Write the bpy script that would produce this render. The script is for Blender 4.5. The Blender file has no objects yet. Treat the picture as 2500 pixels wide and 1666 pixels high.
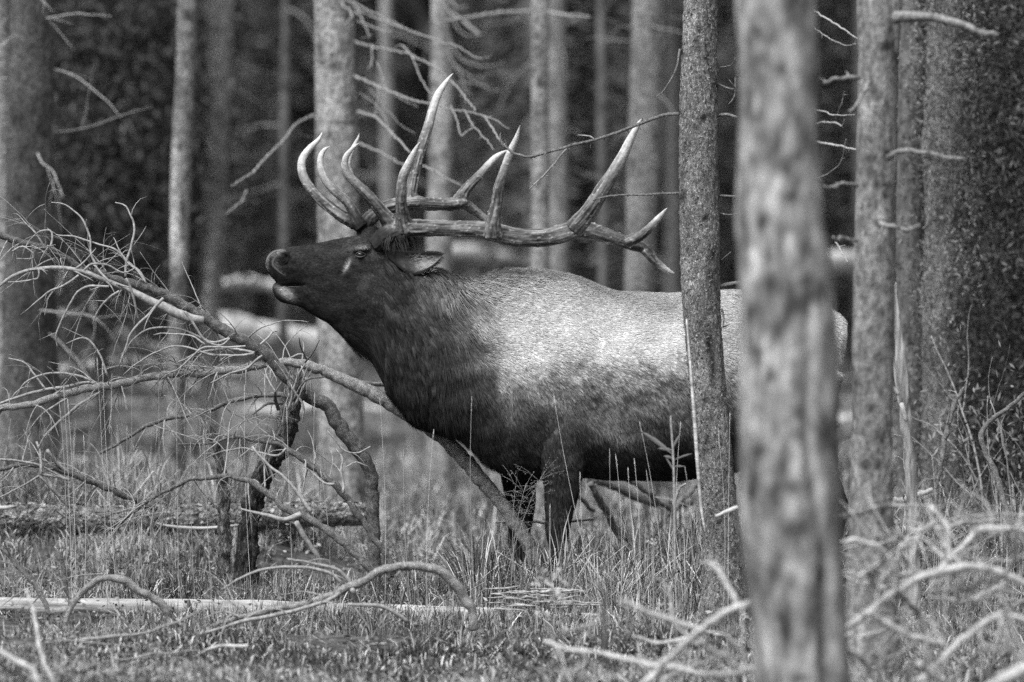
import bpy, math, random
import numpy as np
from mathutils import Vector, kdtree

# ------------------------------------------------------------------ camera, sky, sun, exposure
sc = bpy.context.scene
COL = sc.collection
HC = 1.67                      # eye height of the photographer
FP = 10800.0                   # focal length in photograph pixels (photo 2500 x 1666)
TILT = math.atan((833 - 600) / FP)
cam_d = bpy.data.cameras.new('camera')
cam = bpy.data.objects.new('camera', cam_d)
COL.objects.link(cam)
cam.location = (0, 0, HC)
cam.rotation_euler = (math.pi / 2 - TILT, 0, 0)
cam_d.sensor_width = 36.0
cam_d.lens = 36.0 * FP / 2500
cam_d.clip_start = 0.5
cam_d.clip_end = 2000
cam_d.dof.use_dof = True
cam_d.dof.focus_distance = 19.75
cam_d.dof.aperture_fstop = 1.5
cam_d.dof.aperture_blades = 9
sc.camera = cam

SUN_EL, SUN_AZ = 54, 215       # azimuth from +Y, clockwise: the light comes from over the camera's left shoulder
world = bpy.data.worlds.new('World')
sc.world = world
world.use_nodes = True
wn = world.node_tree
wn.nodes.clear()
sky = wn.nodes.new('ShaderNodeTexSky')
sky.sky_type = 'NISHITA'
sky.sun_disc = False
sky.sun_elevation = math.radians(SUN_EL)
sky.sun_rotation = math.radians(SUN_AZ)
bw = wn.nodes.new('ShaderNodeRGBToBW')        # black and white photograph: a grey sky
bg = wn.nodes.new('ShaderNodeBackground')
bg.inputs['Strength'].default_value = 0.13
wo = wn.nodes.new('ShaderNodeOutputWorld')
wn.links.new(sky.outputs[0], bw.inputs[0])
wn.links.new(bw.outputs[0], bg.inputs[0])
wn.links.new(bg.outputs[0], wo.inputs[0])
sd = bpy.data.lights.new('sun', 'SUN')
sd.energy = 1.9
sd.angle = math.radians(40)
sun = bpy.data.objects.new('sun', sd)
COL.objects.link(sun)
el, az = math.radians(SUN_EL), math.radians(SUN_AZ)
sdir = Vector((math.sin(az) * math.cos(el), math.cos(az) * math.cos(el), math.sin(el)))
sun.rotation_euler = sdir.to_track_quat('Z', 'Y').to_euler()
sun.location = sdir * 30
sc.view_settings.view_transform = 'Standard'
sc.view_settings.look = 'None'
sc.view_settings.gamma = 1
sc.view_settings.exposure = 1.58
sc.cycles.use_denoising = False        # the photograph is grainy
sc.cycles.use_adaptive_sampling = False
sc.cycles.max_bounces = 4
sc.cycles.diffuse_bounces = 3
sc.cycles.glossy_bounces = 2
sc.cycles.sample_clamp_indirect = 4

# ------------------------------------------------------------------ maths helpers
RIGHT = np.array([1.0, 0, 0])
FWD = np.array([0, math.cos(TILT), -math.sin(TILT)])
UP = np.array([0, math.sin(TILT), math.cos(TILT)])
C0 = np.array([0, 0, HC])

def P(x, y, d):
    """point at photograph position (x, y) and distance d"""
    return C0 + d * ((x - 1250) / FP * RIGHT + (833 - y) / FP * UP + FWD)

def px(d):                      # metres per photo pixel at distance d
    return d / FP

def PT(tr, d, d2=None):         # a traced list [(x, y, r_px)] -> points, radii
    n = len(tr)
    dd = np.linspace(d, d2 if d2 is not None else d, n)
    pts = np.array([P(t[0], t[1], k) for t, k in zip(tr, dd)])
    rad = np.array([t[2] * px(k) for t, k in zip(tr, dd)])
    return pts, rad

def _hash(ix, iy, iz, seed):
    h = (ix.astype(np.int64) * 374761393 + iy.astype(np.int64) * 668265263 + iz.astype(np.int64) * 2147483647 + seed * 974711) & 0xffffffff
    h = ((h ^ (h >> 13)) * 1274126177) & 0xffffffff
    h = h ^ (h >> 16)
    return (h & 0xffffff) / float(0xffffff)

def vn(p, scale=1.0, seed=0):
    """value noise, 0..1, p is (N, 3)"""
    q = np.asarray(p) * scale + 1000.0
    i = np.floor(q).astype(np.int64)
    f = q - i
    f = f * f * (3 - 2 * f)
    r = 0
    for dx in (0, 1):
        for dy in (0, 1):
            for dz in (0, 1):
                w = (f[:, 0] if dx else 1 - f[:, 0]) * (f[:, 1] if dy else 1 - f[:, 1]) * (f[:, 2] if dz else 1 - f[:, 2])
                r = r + w * _hash(i[:, 0] + dx, i[:, 1] + dy, i[:, 2] + dz, seed)
    return r

def fbm(p, scale, seed=0, octv=3):
    a, s, t = 0.5, 0.0, 0.0
    for k in range(octv):
        s = s + a * vn(p, scale * 2 ** k, seed + k)
        t += a
        a *= 0.5
    return s / t

def ground_h(x, y):
    x = np.asarray(x, float); y = np.asarray(y, float)
    p = np.stack([x.ravel(), y.ravel(), np.zeros(x.size)], 1)
    h = (vn(p, 0.35, 5) - 0.5) * 0.16 + (vn(p, 1.6, 8) - 0.5) * 0.06
    u_ = np.clip((y.ravel() - 20.6) / 1.0, 0, 1); w_ = np.clip((y.ravel() - 23) / 6, 0, 1); v_ = np.clip((-0.45 - x.ravel()) / 0.9, 0, 1)
    h = h + 0.19 * u_ * u_ * (3 - 2 * u_) * (1 - w_) * v_ * v_ * (3 - 2 * v_)
    far = np.clip((y.ravel() - 72) / 60, 0, 1)
    h = h + far * far * (3 - 2 * far) * 18
    return h.reshape(x.shape)

def gz(x, y):
    return float(ground_h(np.array([x]), np.array([y]))[0])

def smooth_path(pts, rad, step):
    """Catmull-Rom resample"""
    pts = np.asarray(pts, float); rad = np.asarray(rad, float)
    n = len(pts)
    P_ = np.vstack([2 * pts[0] - pts[1], pts, 2 * pts[-1] - pts[-2]])
    op, orr = [], []
    for k in range(n - 1):
        p0, p1, p2, p3 = P_[k], P_[k + 1], P_[k + 2], P_[k + 3]
        L = np.linalg.norm(p2 - p1)
        m = max(2, int(L / step))
        t = np.arange(m)[:, None] / m
        op.append(0.5 * (2 * p1 + (p2 - p0) * t + (2 * p0 - 5 * p1 + 4 * p2 - p3) * t ** 2 + (3 * p1 - p0 - 3 * p2 + p3) * t ** 3))
        orr.append(rad[k] + (rad[k + 1] - rad[k]) * t[:, 0])
    op.append(pts[-1:]); orr.append(rad[-1:])
    return np.vstack(op), np.concatenate(orr)

def frames(pts):
    n = len(pts)
    T = np.gradient(pts, axis=0)
    T /= np.linalg.norm(T, axis=1)[:, None] + 1e-12
    a = np.array([0, 0, 1.0]) if abs(T[0][2]) < 0.9 else np.array([1.0, 0, 0])
    N = np.zeros_like(pts)
    v = a - T[0] * a.dot(T[0]); N[0] = v / np.linalg.norm(v)
    for k in range(1, n):
        v = N[k - 1] - T[k] * N[k - 1].dot(T[k])
        N[k] = v / (np.linalg.norm(v) + 1e-12)
    B = np.cross(T, N)
    return T, N, B

def tube(pts, rad, seg=6, flat=1.0):
    """-> verts, faces (quads as arrays), ring index and angle of every vertex"""
    pts = np.asarray(pts, float); rad = np.asarray(rad, float)
    T, N, B = frames(pts)
    a = np.arange(seg) * 2 * math.pi / seg
    V = pts[:, None, :] + rad[:, None, None] * (np.cos(a)[None, :, None] * N[:, None, :] + flat * np.sin(a)[None, :, None] * B[:, None, :])
    n = len(pts)
    V = V.reshape(-1, 3)
    i = np.arange(n - 1)[:, None] * seg
    j = np.arange(seg)[None, :]
    j2 = (j + 1) % seg
    Q = np.stack([i + j, i + j2, i + seg + j2, i + seg + j], 2).reshape(-1, 4)
    c0, c1 = len(V), len(V) + 1
    V = np.vstack([V, pts[0] - T[0] * rad[0] * 0.3, pts[-1] + T[-1] * rad[-1] * 0.3])
    jj = np.arange(seg)
    T0 = np.stack([np.full(seg, c0), (jj + 1) % seg, jj], 1)
    b = (n - 1) * seg
    T1 = np.stack([np.full(seg, c1), b + jj, b + (jj + 1) % seg], 1)
    return V, Q, np.vstack([T0, T1])

class MB:
    """collects geometry for ONE mesh object"""
    def __init__(s):
        s.V, s.Q, s.T, s.c, s.n = [], [], [], [], 0
    def add(s, V, Q=None, T=None, col=None):
        V = np.asarray(V, float)
        s.V.append(V)
        if Q is not None and len(Q): s.Q.append(np.asarray(Q) + s.n)
        if T is not None and len(T): s.T.append(np.asarray(T) + s.n)
        if col is None: col = 1.0
        s.c.append(np.broadcast_to(np.asarray(col, float), (len(V),)))
        s.n += len(V)
        return s
    def tube(s, pts, rad, seg=6, flat=1.0, col=None):
        V, Q, T = tube(pts, rad, seg, flat)
        return s.add(V, Q, T, col)
    def out(s):
        return (np.vstack(s.V), np.vstack(s.Q) if s.Q else None, np.vstack(s.T) if s.T else None, np.concatenate(s.c))

def raw_mesh(name, V, Q=None, T=None, col=None, smooth=True):
    me = bpy.data.meshes.new(name)
    V = np.asarray(V, np.float32)
    nq = 0 if Q is None else len(Q); nt = 0 if T is None else len(T)
    me.vertices.add(len(V)); me.vertices.foreach_set('co', V.ravel())
    me.loops.add(nq * 4 + nt * 3)
    idx = []
    if nq: idx.append(np.asarray(Q, np.int32).ravel())
    if nt: idx.append(np.asarray(T, np.int32).ravel())
    me.loops.foreach_set('vertex_index', np.concatenate(idx))
    me.polygons.add(nq + nt)
    st = np.concatenate([np.arange(nq) * 4, nq * 4 + np.arange(nt) * 3]).astype(np.int32)
    me.polygons.foreach_set('loop_start', st)
    me.update(calc_edges=True)
    if smooth:
        me.polygons.foreach_set('use_smooth', np.ones(nq + nt, bool))
    if col is not None:
        a = me.attributes.new('tone', 'FLOAT', 'POINT')
        a.data.foreach_set('value', np.asarray(col, np.float32))
    return me

def wloc(o):
    v = np.zeros(3)
    while o is not None:
        v += np.array(o.location); o = o.parent
    return v

def tag(o, label=None, cat=None, group=None, kind=None):
    if label: o['label'] = label
    if cat: o['category'] = cat
    if group: o['group'] = group
    if kind: o['kind'] = kind
    return o

def thing(name, loc, label, cat, group=None):
    o = bpy.data.objects.new(name, None)
    COL.objects.link(o)
    o.location = tuple(loc)
    o.empty_display_size = 0.1
    return tag(o, label, cat, group)

def obj(name, mb, mat, parent=None, loc=None, smooth=True):
    """world-space geometry -> one object (origin at its parent's base or at loc)"""
    V, Q, T, c = mb.out() if isinstance(mb, MB) else mb
    base = wloc(parent) if parent is not None else (np.array(loc) if loc is not None else np.zeros(3))
    me = raw_mesh(name, V - base, Q, T, c, smooth)
    me.materials.append(mat)
    o = bpy.data.objects.new(name, me)
    COL.objects.link(o)
    if parent is not None: o.parent = parent
    else: o.location = tuple(base)
    return o

# ------------------------------------------------------------------ materials (all greys: black and white photograph)
def material(name, lo, hi, scale=20, stretch=(1, 1, 1), rough=0.85, bump=0.4, bdist=0.01, attr=True, fine=None, vor=0.0, vscale=30, spec=0.25, crack=0.0):
    m = bpy.data.materials.new(name)
    m.use_nodes = True
    nt = m.node_tree; N = nt.nodes; L = nt.links
    b = N['Principled BSDF']
    b.inputs['Roughness'].default_value = rough
    b.inputs['Specular IOR Level'].default_value = spec
    tc = N.new('ShaderNodeTexCoord')
    mp = N.new('ShaderNodeMapping'); mp.inputs['Scale'].default_value = stretch
    L.new(tc.outputs['Object'], mp.inputs['Vector'])
    n1 = N.new('ShaderNodeTexNoise'); n1.inputs['Scale'].default_value = scale
    n1.inputs['Detail'].default_value = 5; n1.inputs['Roughness'].default_value = 0.65
    L.new(mp.outputs[0], n1.inputs['Vector'])
    fac = n1.outputs['Fac']
    h = fac
    if vor > 0:
        v = N.new('ShaderNodeTexVoronoi'); v.inputs['Scale'].default_value = vscale
        v.feature = 'DISTANCE_TO_EDGE'
        wv = N.new('ShaderNodeMixRGB'); wv.inputs['Fac'].default_value = 0.08
        L.new(mp.outputs[0], wv.inputs[1]); L.new(n1.outputs['Color'], wv.inputs[2])
        L.new(wv.outputs[0], v.inputs['Vector'])
        mr = N.new('ShaderNodeMapRange'); mr.inputs['From Max'].default_value = 0.25
        mr.inputs['To Min'].default_value = 1 - vor; mr.inputs['To Max'].default_value = 1
        L.new(v.outputs['Distance'], mr.inputs['Value'])
        mul = N.new('ShaderNodeMath'); mul.operation = 'MULTIPLY'
        L.new(fac, mul.inputs[0]); L.new(mr.outputs[0], mul.inputs[1])
        fac = mul.outputs[0]; h = fac
    rp = N.new('ShaderNodeMapRange')
    rp.inputs['From Min'].default_value = 0.32 if vor == 0 else .22; rp.inputs['From Max'].default_value = 0.68 if vor == 0 else .60
    rp.inputs['To Min'].default_value = lo; rp.inputs['To Max'].default_value = hi
    L.new(fac, rp.inputs['Value'])
    outv = rp.outputs[0]
    if attr:
        at = N.new('ShaderNodeAttribute'); at.attribute_name = 'tone'
        mu = N.new('ShaderNodeMath'); mu.operation = 'MULTIPLY'
        L.new(outv, mu.inputs[0]); L.new(at.outputs['Fac'], mu.inputs[1])
        outv = mu.outputs[0]
    L.new(outv, b.inputs['Base Color'])
    if bump > 0:
        bp = N.new('ShaderNodeBump'); bp.inputs['Strength'].default_value = bump
        bp.inputs['Distance'].default_value = bdist
        L.new(h, bp.inputs['Height'])
        L.new(bp.outputs[0], b.inputs['Normal'])
    return m

M = {}
M['bark_flaky'] = material('bark_flaky', 0.05, 0.48, 48, (1.6, 1.6, 0.9), bump=1.0, bdist=0.012, vor=0.45, vscale=55)
M['bark_front'] = material('bark_front', 0.035, 0.46, 15, (1.5, 1.5, 0.45), bump=0.7, bdist=0.02)
M['bark_mid'] = material('bark_mid', 0.02, 0.32, 34, (1.2, 1.2, 0.8), bump=0.9, bdist=0.015, vor=0.3, vscale=40)
M['bark_grey'] = material('bark_grey', 0.06, 0.32, 34, (1.2, 1.2, 0.8), bump=0.8, bdist=0.012)
M['bark_pale'] = material('bark_pale', 0.03, 0.44, 42, (1.3, 1.3, 0.8), bump=0.8, bdist=0.015)
M['bark_dark'] = material('bark_dark', 0.035, 0.16, 18, (1.3, 1.3, 0.6), bump=0.7, bdist=0.02)
M['bark_limb'] = material('bark_limb', 0.04, 0.34, 60, (1, 1, 1), bump=1.0, bdist=0.008, vor=0.4, vscale=90)
M['bark_log'] = material('bark_log', 0.07, 0.50, 40, (0.6, 1, 1), bump=1.0, bdist=0.015, vor=0.5, vscale=45)
M['bark_bumpy'] = material('bark_bumpy', 0.09, 0.52, 50, (1, 1, 1), bump=1.0, bdist=0.008, vor=0.35, vscale=80)
M['twig'] = material('twig', 0.16, 0.44, 60, (1, 1, 1), bump=0.3, bdist=0.003)
M['twig_dim'] = material('twig_dim', 0.12, 0.34, 60, bump=0.3, bdist=0.003)
M['brush'] = material('brush', 0.26, 0.66, 35, bump=0.6, bdist=0.006)
M['pale_wood'] = material('pale_wood', 0.20, 0.64, 34, (0.10, 1, 1), bump=0.9, bdist=0.008)
M['far_log'] = material('far_log', 0.22, 0.66, 7, (0.3, 1, 1), bump=0.3, bdist=0.01)
M['splinter'] = material('splinter', 0.14, 0.58, 60, (1, 1, 0.10), bump=1.0, bdist=0.008)
M['rotten'] = material('rotten', 0.05, 0.50, 45, (1.2, 1.2, 0.35), bump=1.0, bdist=0.02, vor=.5, vscale=50)
M['grass'] = material('grass', 0.75, 1.15, 9, (1, 1, 1), bump=0, rough=0.6, spec=0.3)
M['leaf'] = material('leaf', 0.8, 1.1, 9, (1, 1, 1), bump=0, rough=0.6, spec=0.3)
M['needles'] = material('needles', 0.55, 1.1, 2.5, (1, 1, 1), bump=0, rough=0.7)
M['soil'] = material('soil', 0.02, 0.20, 14, (1, 1, 1), bump=0.8, bdist=0.03)
M['coat'] = material('coat', 0.72, 1.22, 55, (0.5, 1, 1), bump=0.5, bdist=0.005, rough=0.95, spec=0.03)
M['hair'] = material('hair', 0.8, 1.2, 90, (1, 1, 1), bump=0, rough=0.9, spec=0.05)
M['antler'] = material('antler', 0.7, 1.25, 90, (0.5, 1, 0.5), bump=0.7, bdist=0.004, rough=0.95, spec=0.03)
M['eye'] = material('eye', 0.015, 0.02, 10, bump=0, rough=0.08, spec=0.8, attr=False)
M['skin'] = material('skin', 0.8, 1.1, 120, bump=0.5, bdist=0.002, rough=0.4, spec=0.5)

# ------------------------------------------------------------------ ground
def grid_sheet(xs, ys):
    X, Y = np.meshgrid(xs, ys)
    Z = ground_h(X, Y)
    V = np.stack([X.ravel(), Y.ravel(), Z.ravel()], 1)
    nx, ny = len(xs), len(ys)
    i = np.arange(ny - 1)[:, None] * nx + np.arange(nx - 1)[None, :]
    Q = np.stack([i, i + 1, i + nx + 1, i + nx], 2).reshape(-1, 4)
    return V, Q
xs = np.concatenate([np.linspace(-400, -12, 40)[:-1], np.linspace(-12, 12, 240), np.linspace(12, 400, 40)[1:]])
ys = np.concatenate([np.linspace(-60, 9, 24)[:-1], np.linspace(9, 50, 340), np.linspace(50, 600, 140)[1:]])
V, Q = grid_sheet(xs, ys)
tone = 0.6 + 0.8 * fbm(V * [1, 1, 0], 0.5, 21)
tone = tone * np.clip(.35 + 1.6 * (fbm(V * [1, .5, 0], 1.2, 44) - .3), .25, 1.6)
tone = np.where(V[:, 1] > 70, tone * 0.6, tone)
g = obj('ground', (V, Q, None, tone), M['soil'])
tag(g, kind='structure')

# ------------------------------------------------------------------ trees
rng = np.random.default_rng(7)
rnd = random.Random(11)

def trunk_geo(rows, d, top_z, seg=40, step=0.03, rough=0.006, rscale=25, seed=0, spots=None, groove=None, stretch=0.35, base_flare=1.25, mott=1.5):
    """rows: [(y, xl, xr)] edges read off the photograph; the trunk is built round at distance d"""
    rows = sorted(rows, key=lambda r: -r[0])           # bottom first
    pts, rad = [], []
    r0 = rows[0]
    cb = P((r0[1] + r0[2]) / 2, r0[0], d)
    zb = gz(cb[0], cb[1]) - 0.12
    rr = (r0[2] - r0[1]) / 2 * px(d)
    if cb[2] > zb + 0.1:
        dx = 0
        pts.append([cb[0] + dx, cb[1], zb]); rad.append(rr * base_flare)
        if cb[2] > zb + 0.35:
            pts.append([cb[0] + dx, cb[1], zb + 0.22]); rad.append(rr * 1.05)
    for (y, xl, xr) in rows:
        c = P((xl + xr) / 2, y, d)
        if len(pts) and c[2] <= pts[-1][2] + 0.02: continue
        pts.append(c); rad.append((xr - xl) / 2 * px(d))
    last = pts[-1]; prev = pts[-2]
    sl = (np.array(last) - np.array(prev)) / max(1e-6, last[2] - prev[2])
    sl[:2] = np.clip(sl[:2], -0.03, 0.03)
    rl = rad[-1]; ne = max(2, int((top_z - last[2]) / 0.3))
    for k_ in range(1, ne + 1):
        f = k_ / ne; z = last[2] + (top_z - last[2]) * f
        pts.append([last[0] + sl[0] * (z - last[2]), last[1] + sl[1] * (z - last[2]), z]); rad.append(max(0.012, rl * (1 - .7 * f ** 1.5)))
    q0 = np.array(pts); s0 = np.concatenate([[0], np.cumsum(np.linalg.norm(np.diff(q0, axis=0), axis=1))])
    s1 = np.linspace(0, s0[-1], max(12, int(s0[-1] / .12)))
    q1 = np.stack([np.interp(s1, s0, q0[:, j]) for j in range(3)], 1); rad = np.interp(s1, s0, rad)
    kk = np.array([1, 2, 3, 2, 1]) / 9.0
    for j in (0, 1): q1[:, j] = np.convolve(np.pad(q1[:, j], 2, mode='reflect', reflect_type='odd'), kk, 'valid')
    rad = np.convolve(np.pad(rad, 2, mode='edge'), kk, 'valid')
    pts, rad = smooth_path(q1, rad, step)
    # coarse above the frame
    keep = np.ones(len(pts), bool)
    zt = P(0, -60, d)[2]
    above = pts[:, 2] > zt
    keep[above] = (np.arange(len(pts))[above] % 8 == 0)
    keep[-1] = True
    pts, rad = pts[keep], rad[keep]
    V, Q, T = tube(pts, rad, seg)
    cen = np.vstack([np.repeat(pts, seg, 0), pts[:1], pts[-1:]])
    dirv = V - cen
    ln = np.linalg.norm(dirv, axis=1)[:, None] + 1e-9
    dirv = dirv / ln
    q = V * [1, 1, stretch]
    nz = (fbm(q, rscale, seed, 3) - 0.5) * 2 * rough + (vn(V * [1, 1, 0.5], 4.5, seed + 9) - 0.5) * 2 * rough * 1.2
    tone = np.clip(.62 - .5 * (mott - 1) + .8 * mott * fbm(V * [1, 1, .35], 13, seed + 20) + .5 * (vn(V * [1, 1, .8], 38, seed + 21) - .5), .3, 1.5)
    rk = np.random.default_rng(seed + 500)
    spots = list(spots or [])
    ya = [q_[0] for q_ in rows][::-1]; xl_ = [q_[1] for q_ in rows][::-1]; xr_ = [q_[2] for q_ in rows][::-1]
    for k_ in range(16):
        yy = rk.uniform(0, 1300); a_, b_ = np.interp(yy, ya, xl_), np.interp(yy, ya, xr_); w_ = (b_ - a_)
        spots.append((a_ + w_ * rk.uniform(.1, .9), yy, w_ * rk.uniform(.04, .12), w_ * rk.uniform(.05, .16), rk.choice([.4, .5, .6, 1.2]), -.002))
    if groove is not None or spots is not None:
        dep = (V - C0) @ FWD
        sx = 1250 + FP * ((V - C0) @ RIGHT) / dep
        sy = 833 - FP * ((V - C0) @ UP) / dep
        front = (dirv[:, 1] < 0.3)
        if groove is not None:
            gy = np.array([g_[0] for g_ in groove]); gx = np.array([g_[1] for g_ in groove]); gw = np.array([g_[2] for g_ in groove]); gd = np.array([g_[3] for g_ in groove])
            xx = np.interp(sy, gy, gx); ww = np.interp(sy, gy, gw); dd = np.interp(sy, gy, gd)
            k = np.exp(-((sx - xx) / ww) ** 2) * front
            nz = nz - k * dd
            tone = tone * (1 - 0.45 * k * (dd > 0.003))
        if spots is not None:
            for (x, y, rx, ry, t, dz) in spots:
                k = np.exp(-(((sx - x) / rx) ** 2 + ((sy - y) / ry) ** 2)) * front
                tone = tone * (1 - k + k * (t ** 2.3 if t < 1 else t ** 1.1))
                nz = nz + k * dz
    V = V + dirv * nz[:, None]
    return (V, Q, T, tone), pts, rad

def stub_twig(p, direc, length, r0, droop=0.3, seg=5, curl=None, rr=rnd):
    n = max(4, int(length / 0.03))
    n = min(n, 16)
    pts = [np.array(p, float)]
    dvec = np.array(direc, float); dvec /= np.linalg.norm(dvec)
    cu = np.array(curl if curl is not None else [rr.uniform(-.5, .5), rr.uniform(-.5, .5), rr.uniform(-.8, .4)])
    for k in range(n):
        dvec = dvec + cu * (1.2 / n) + np.array([rr.gauss(0, .07), rr.gauss(0, .07), rr.gauss(0, .07) - droop / n])
        dvec /= np.linalg.norm(dvec)
        pts.append(pts[-1] + dvec * length / n)
    pts = np.array(pts)
    rad = r0 * (1 - 0.75 * np.linspace(0, 1, len(pts)))
    return pts, rad

def twig_mesh(p, direc, length, r0, droop=0.3, subs=2, curl=None, rr=rnd):
    mb = MB()
    pts, rad = stub_twig(p, direc, length, r0, droop, curl=curl, rr=rr)
    mb.tube(pts, rad, 5)
    for s in range(subs):
        k = rr.randint(1, len(pts) - 2)
        dv = pts[k + 1] - pts[k]
        dv = dv / np.linalg.norm(dv) + np.array([rr.uniform(-1, 1), rr.uniform(-.6, .6), rr.uniform(-1, .8)]) * 0.9
        p2, r2 = stub_twig(pts[k], dv, length * rr.uniform(.25, .6), rad[k] * 0.65, droop, rr=rr)
        mb.tube(p2, r2, 4)
    return mb

def make_tree(name, rows, d, mat, label, cat='tree', top_z=9.0, group=None, twigs=0, twig_len=0.5, seg=40, step=0.03, rough=0.006, rscale=25, seed=0, spots=None, groove=None, twmat='twig', zr=(0.3, 4.5), twr=0.006, flare=1.25, mott=1.5):
    geo, pts, rad = trunk_geo(rows, d, top_z, seg, step, rough, rscale, seed, spots, groove, base_flare=flare, mott=mott)
    b = pts[0].copy()
    t = thing(name, (b[0], b[1], gz(b[0], b[1])), label, cat, group)
    obj('trunk', geo, M[mat], t)
    rr = random.Random(seed * 7 + 3)
    for k in range(twigs):
        z = rr.uniform(*zr)
        i = int(np.argmin(abs(pts[:, 2] - z)))
        a = rr.uniform(0, 2 * math.pi)
        dv = np.array([math.cos(a), math.sin(a) * 0.7, rr.uniform(-.35, .25)])
        p = pts[i] + dv * rad[i] * 0.8
        mb = twig_mesh(p, dv, twig_len * rr.uniform(.35, 1.2), twr * rr.uniform(.6, 1.2), 0.35, rr.randint(1, 4), rr=rr)
        obj('branch', mb, M[twmat], t)
    return t

# --- front tree, far out of focus
spots = [(1872, 620, 26, 62, 1.35, -.004), (1858, 545, 14, 14, .45, .004), (1845, 78, 14, 14, .6, 0), (1935, 48, 14, 14, .6, 0), (1907, 168, 16, 14, .55, 0),
         (1838, 290, 14, 14, .55, 0), (1948, 295, 13, 30, .6, 0), (1940, 385, 18, 14, .55, 0), (1835, 390, 14, 14, .65, 0), (1898, 408, 13, 12, .65, 0), (1930, 482, 20, 14, .5, 0),
         (1925, 560, 40, 18, .65, 0), (1905, 620, 14, 60, .62, 0), (1965, 610, 12, 40, .62, 0), (1850, 760, 24, 45, .6, 0), (1960, 690, 20, 14, .6, 0), (1993, 725, 18, 25, .4, -.006),
         (1880, 915, 16, 16, .5, 0), (1940, 1062, 14, 16, .5, 0), (1835, 1205, 18, 22, .55, 0), (1905, 1000, 14, 60, .75, 0), (1868, 850, 14, 22, 1.25, 0), (2010, 1000, 26, 75, 1.3, 0), (2006, 1143, 17, 22, 1.4, 0), (1815, 1000, 26, 110, 1.18, 0),
         (1938, 1275, 36, 40, .5, .006), (1937, 1272, 16, 17, 2.6, .018), (1884, 1400, 30, 40, .4, -.008), (1915, 1545, 20, 62, .35, -.012), (1954, 1235, 16, 12, 1.35, 0), (1885, 1310, 15, 30, 1.3, .005),
         (1973, 1400, 17, 30, 1.3, 0), (1955, 1655, 30, 14, .4, 0), (2010, 1470, 22, 60, .7, 0), (1920, 960, 12, 70, 1.2, 0), (1830, 1310, 16, 16, 1.3, 0), (1800, 1130, 20, 60, .8, 0)]
groove = [(500, 1990, 8, .0), (640, 1990, 9, .004), (760, 1976, 11, .012), (950, 1970, 11, .018), (1150, 1975, 10, .018), (1260, 1993, 10, .016), (1330, 2006, 12, .02), (1450, 2012, 13, .022), (1666, 2020, 16, .026)]
make_tree('pine_tree', [(-60, 1794, 1990), (100, 1797, 1992), (300, 1798, 1996), (500, 1800, 2008), (620, 1802, 2018), (700, 1803, 2036), (765, 1803, 2047), (900, 1800, 2049), (1100, 1801, 2050), (1250, 1803, 2053), (1400, 1815, 2060), (1550, 1830, 2068), (1700, 1838, 2080)],
          13.6, 'bark_front', 'broad blurred pine trunk nearest the camera, with a ringed knot low on its face', 'tree', seg=96, step=0.02, rough=0.009, rscale=18, seed=3, spots=spots, groove=groove, flare=1.1, mott=2.3)

# --- second blurred trunk, right of the front tree; it forks at the top
t = make_tree('pine_tree', [(125, 2098, 2192), (220, 2100, 2190), (300, 2098, 2189), (450, 2090, 2187), (600, 2086, 2184), (760, 2082, 2183), (1000, 2078, 2180), (1200, 2073, 2180), (1400, 2068, 2188), (1650, 2060, 2200)],
          17.1, 'bark_grey', 'grey forked pine trunk just right of the broad blurred front trunk', 'tree', top_z=3.35, seg=72, step=0.02, rough=0.004, rscale=22, seed=5,
          spots=[(2130, 225, 16, 18, .4, -.004), (2170, 110, 14, 14, .4, 0), (2165, 375, 12, 14, .4, 0), (2122, 388, 12, 8, .5, 0), (2145, 548, 16, 9, .4, 0), (2117, 240, 20, 60, 1.15, 0), (2140, 1140, 9, 9, .5, 0), (2110, 930, 40, 80, .85, 0), (2050, 1300, 30, 20, .7, 0)], flare=1.15)
for (rows, sd_) in (([(-60, 2090, 2122), (0, 2092, 2124), (70, 2094, 2132), (150, 2098, 2155)], 1), ([(-60, 2152, 2204), (0, 2150, 2202), (70, 2144, 2198), (150, 2128, 2193)], 2)):
    pts = [P((a + b) / 2, y, 17.1) for (y, a, b) in rows][::-1]
    rad = [(b - a) / 2 * px(17.1) for (y, a, b) in rows][::-1]
    for q_ in range(9): pts.append(pts[-1] + np.array([0.005 * (sd_ * 2 - 3), 0, .3])); rad.append(rad[-1] * .93)
    p_, r_ = smooth_path(pts, rad, 0.04)
    V, Q, T = tube(p_, r_, 28)
    obj('stem', (V, Q, T, np.ones(len(V))), M['bark_grey'], t)
def branch_on(t, tr, d, d2=None, mat='twig', seg=7, name='branch', nub=0, step=0.02, wob=0.0):
    pts, rad = PT(tr, d, d2)
    p_, r_ = smooth_path(pts, rad, step)
    if wob > 0:
        p_ = p_ + (np.stack([vn(p_, 30, 1), vn(p_, 30, 2), vn(p_, 30, 3)], 1) - 0.5) * wob
    V, Q, T = tube(p_, r_, seg)
    mb = MB().add(V, Q, T)
    for k in range(nub):
        i = rnd.randint(1, len(p_) - 2)
        dv = np.array([rnd.uniform(-1, 1), rnd.uniform(-.5, .5), rnd.uniform(-1, 1)])
        q, r2 = stub_twig(p_[i], dv, rnd.uniform(.01, .04), r_[i] * .6)
        mb.tube(q, r2, 4)
    return obj(name, mb, M[mat], t)
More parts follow.
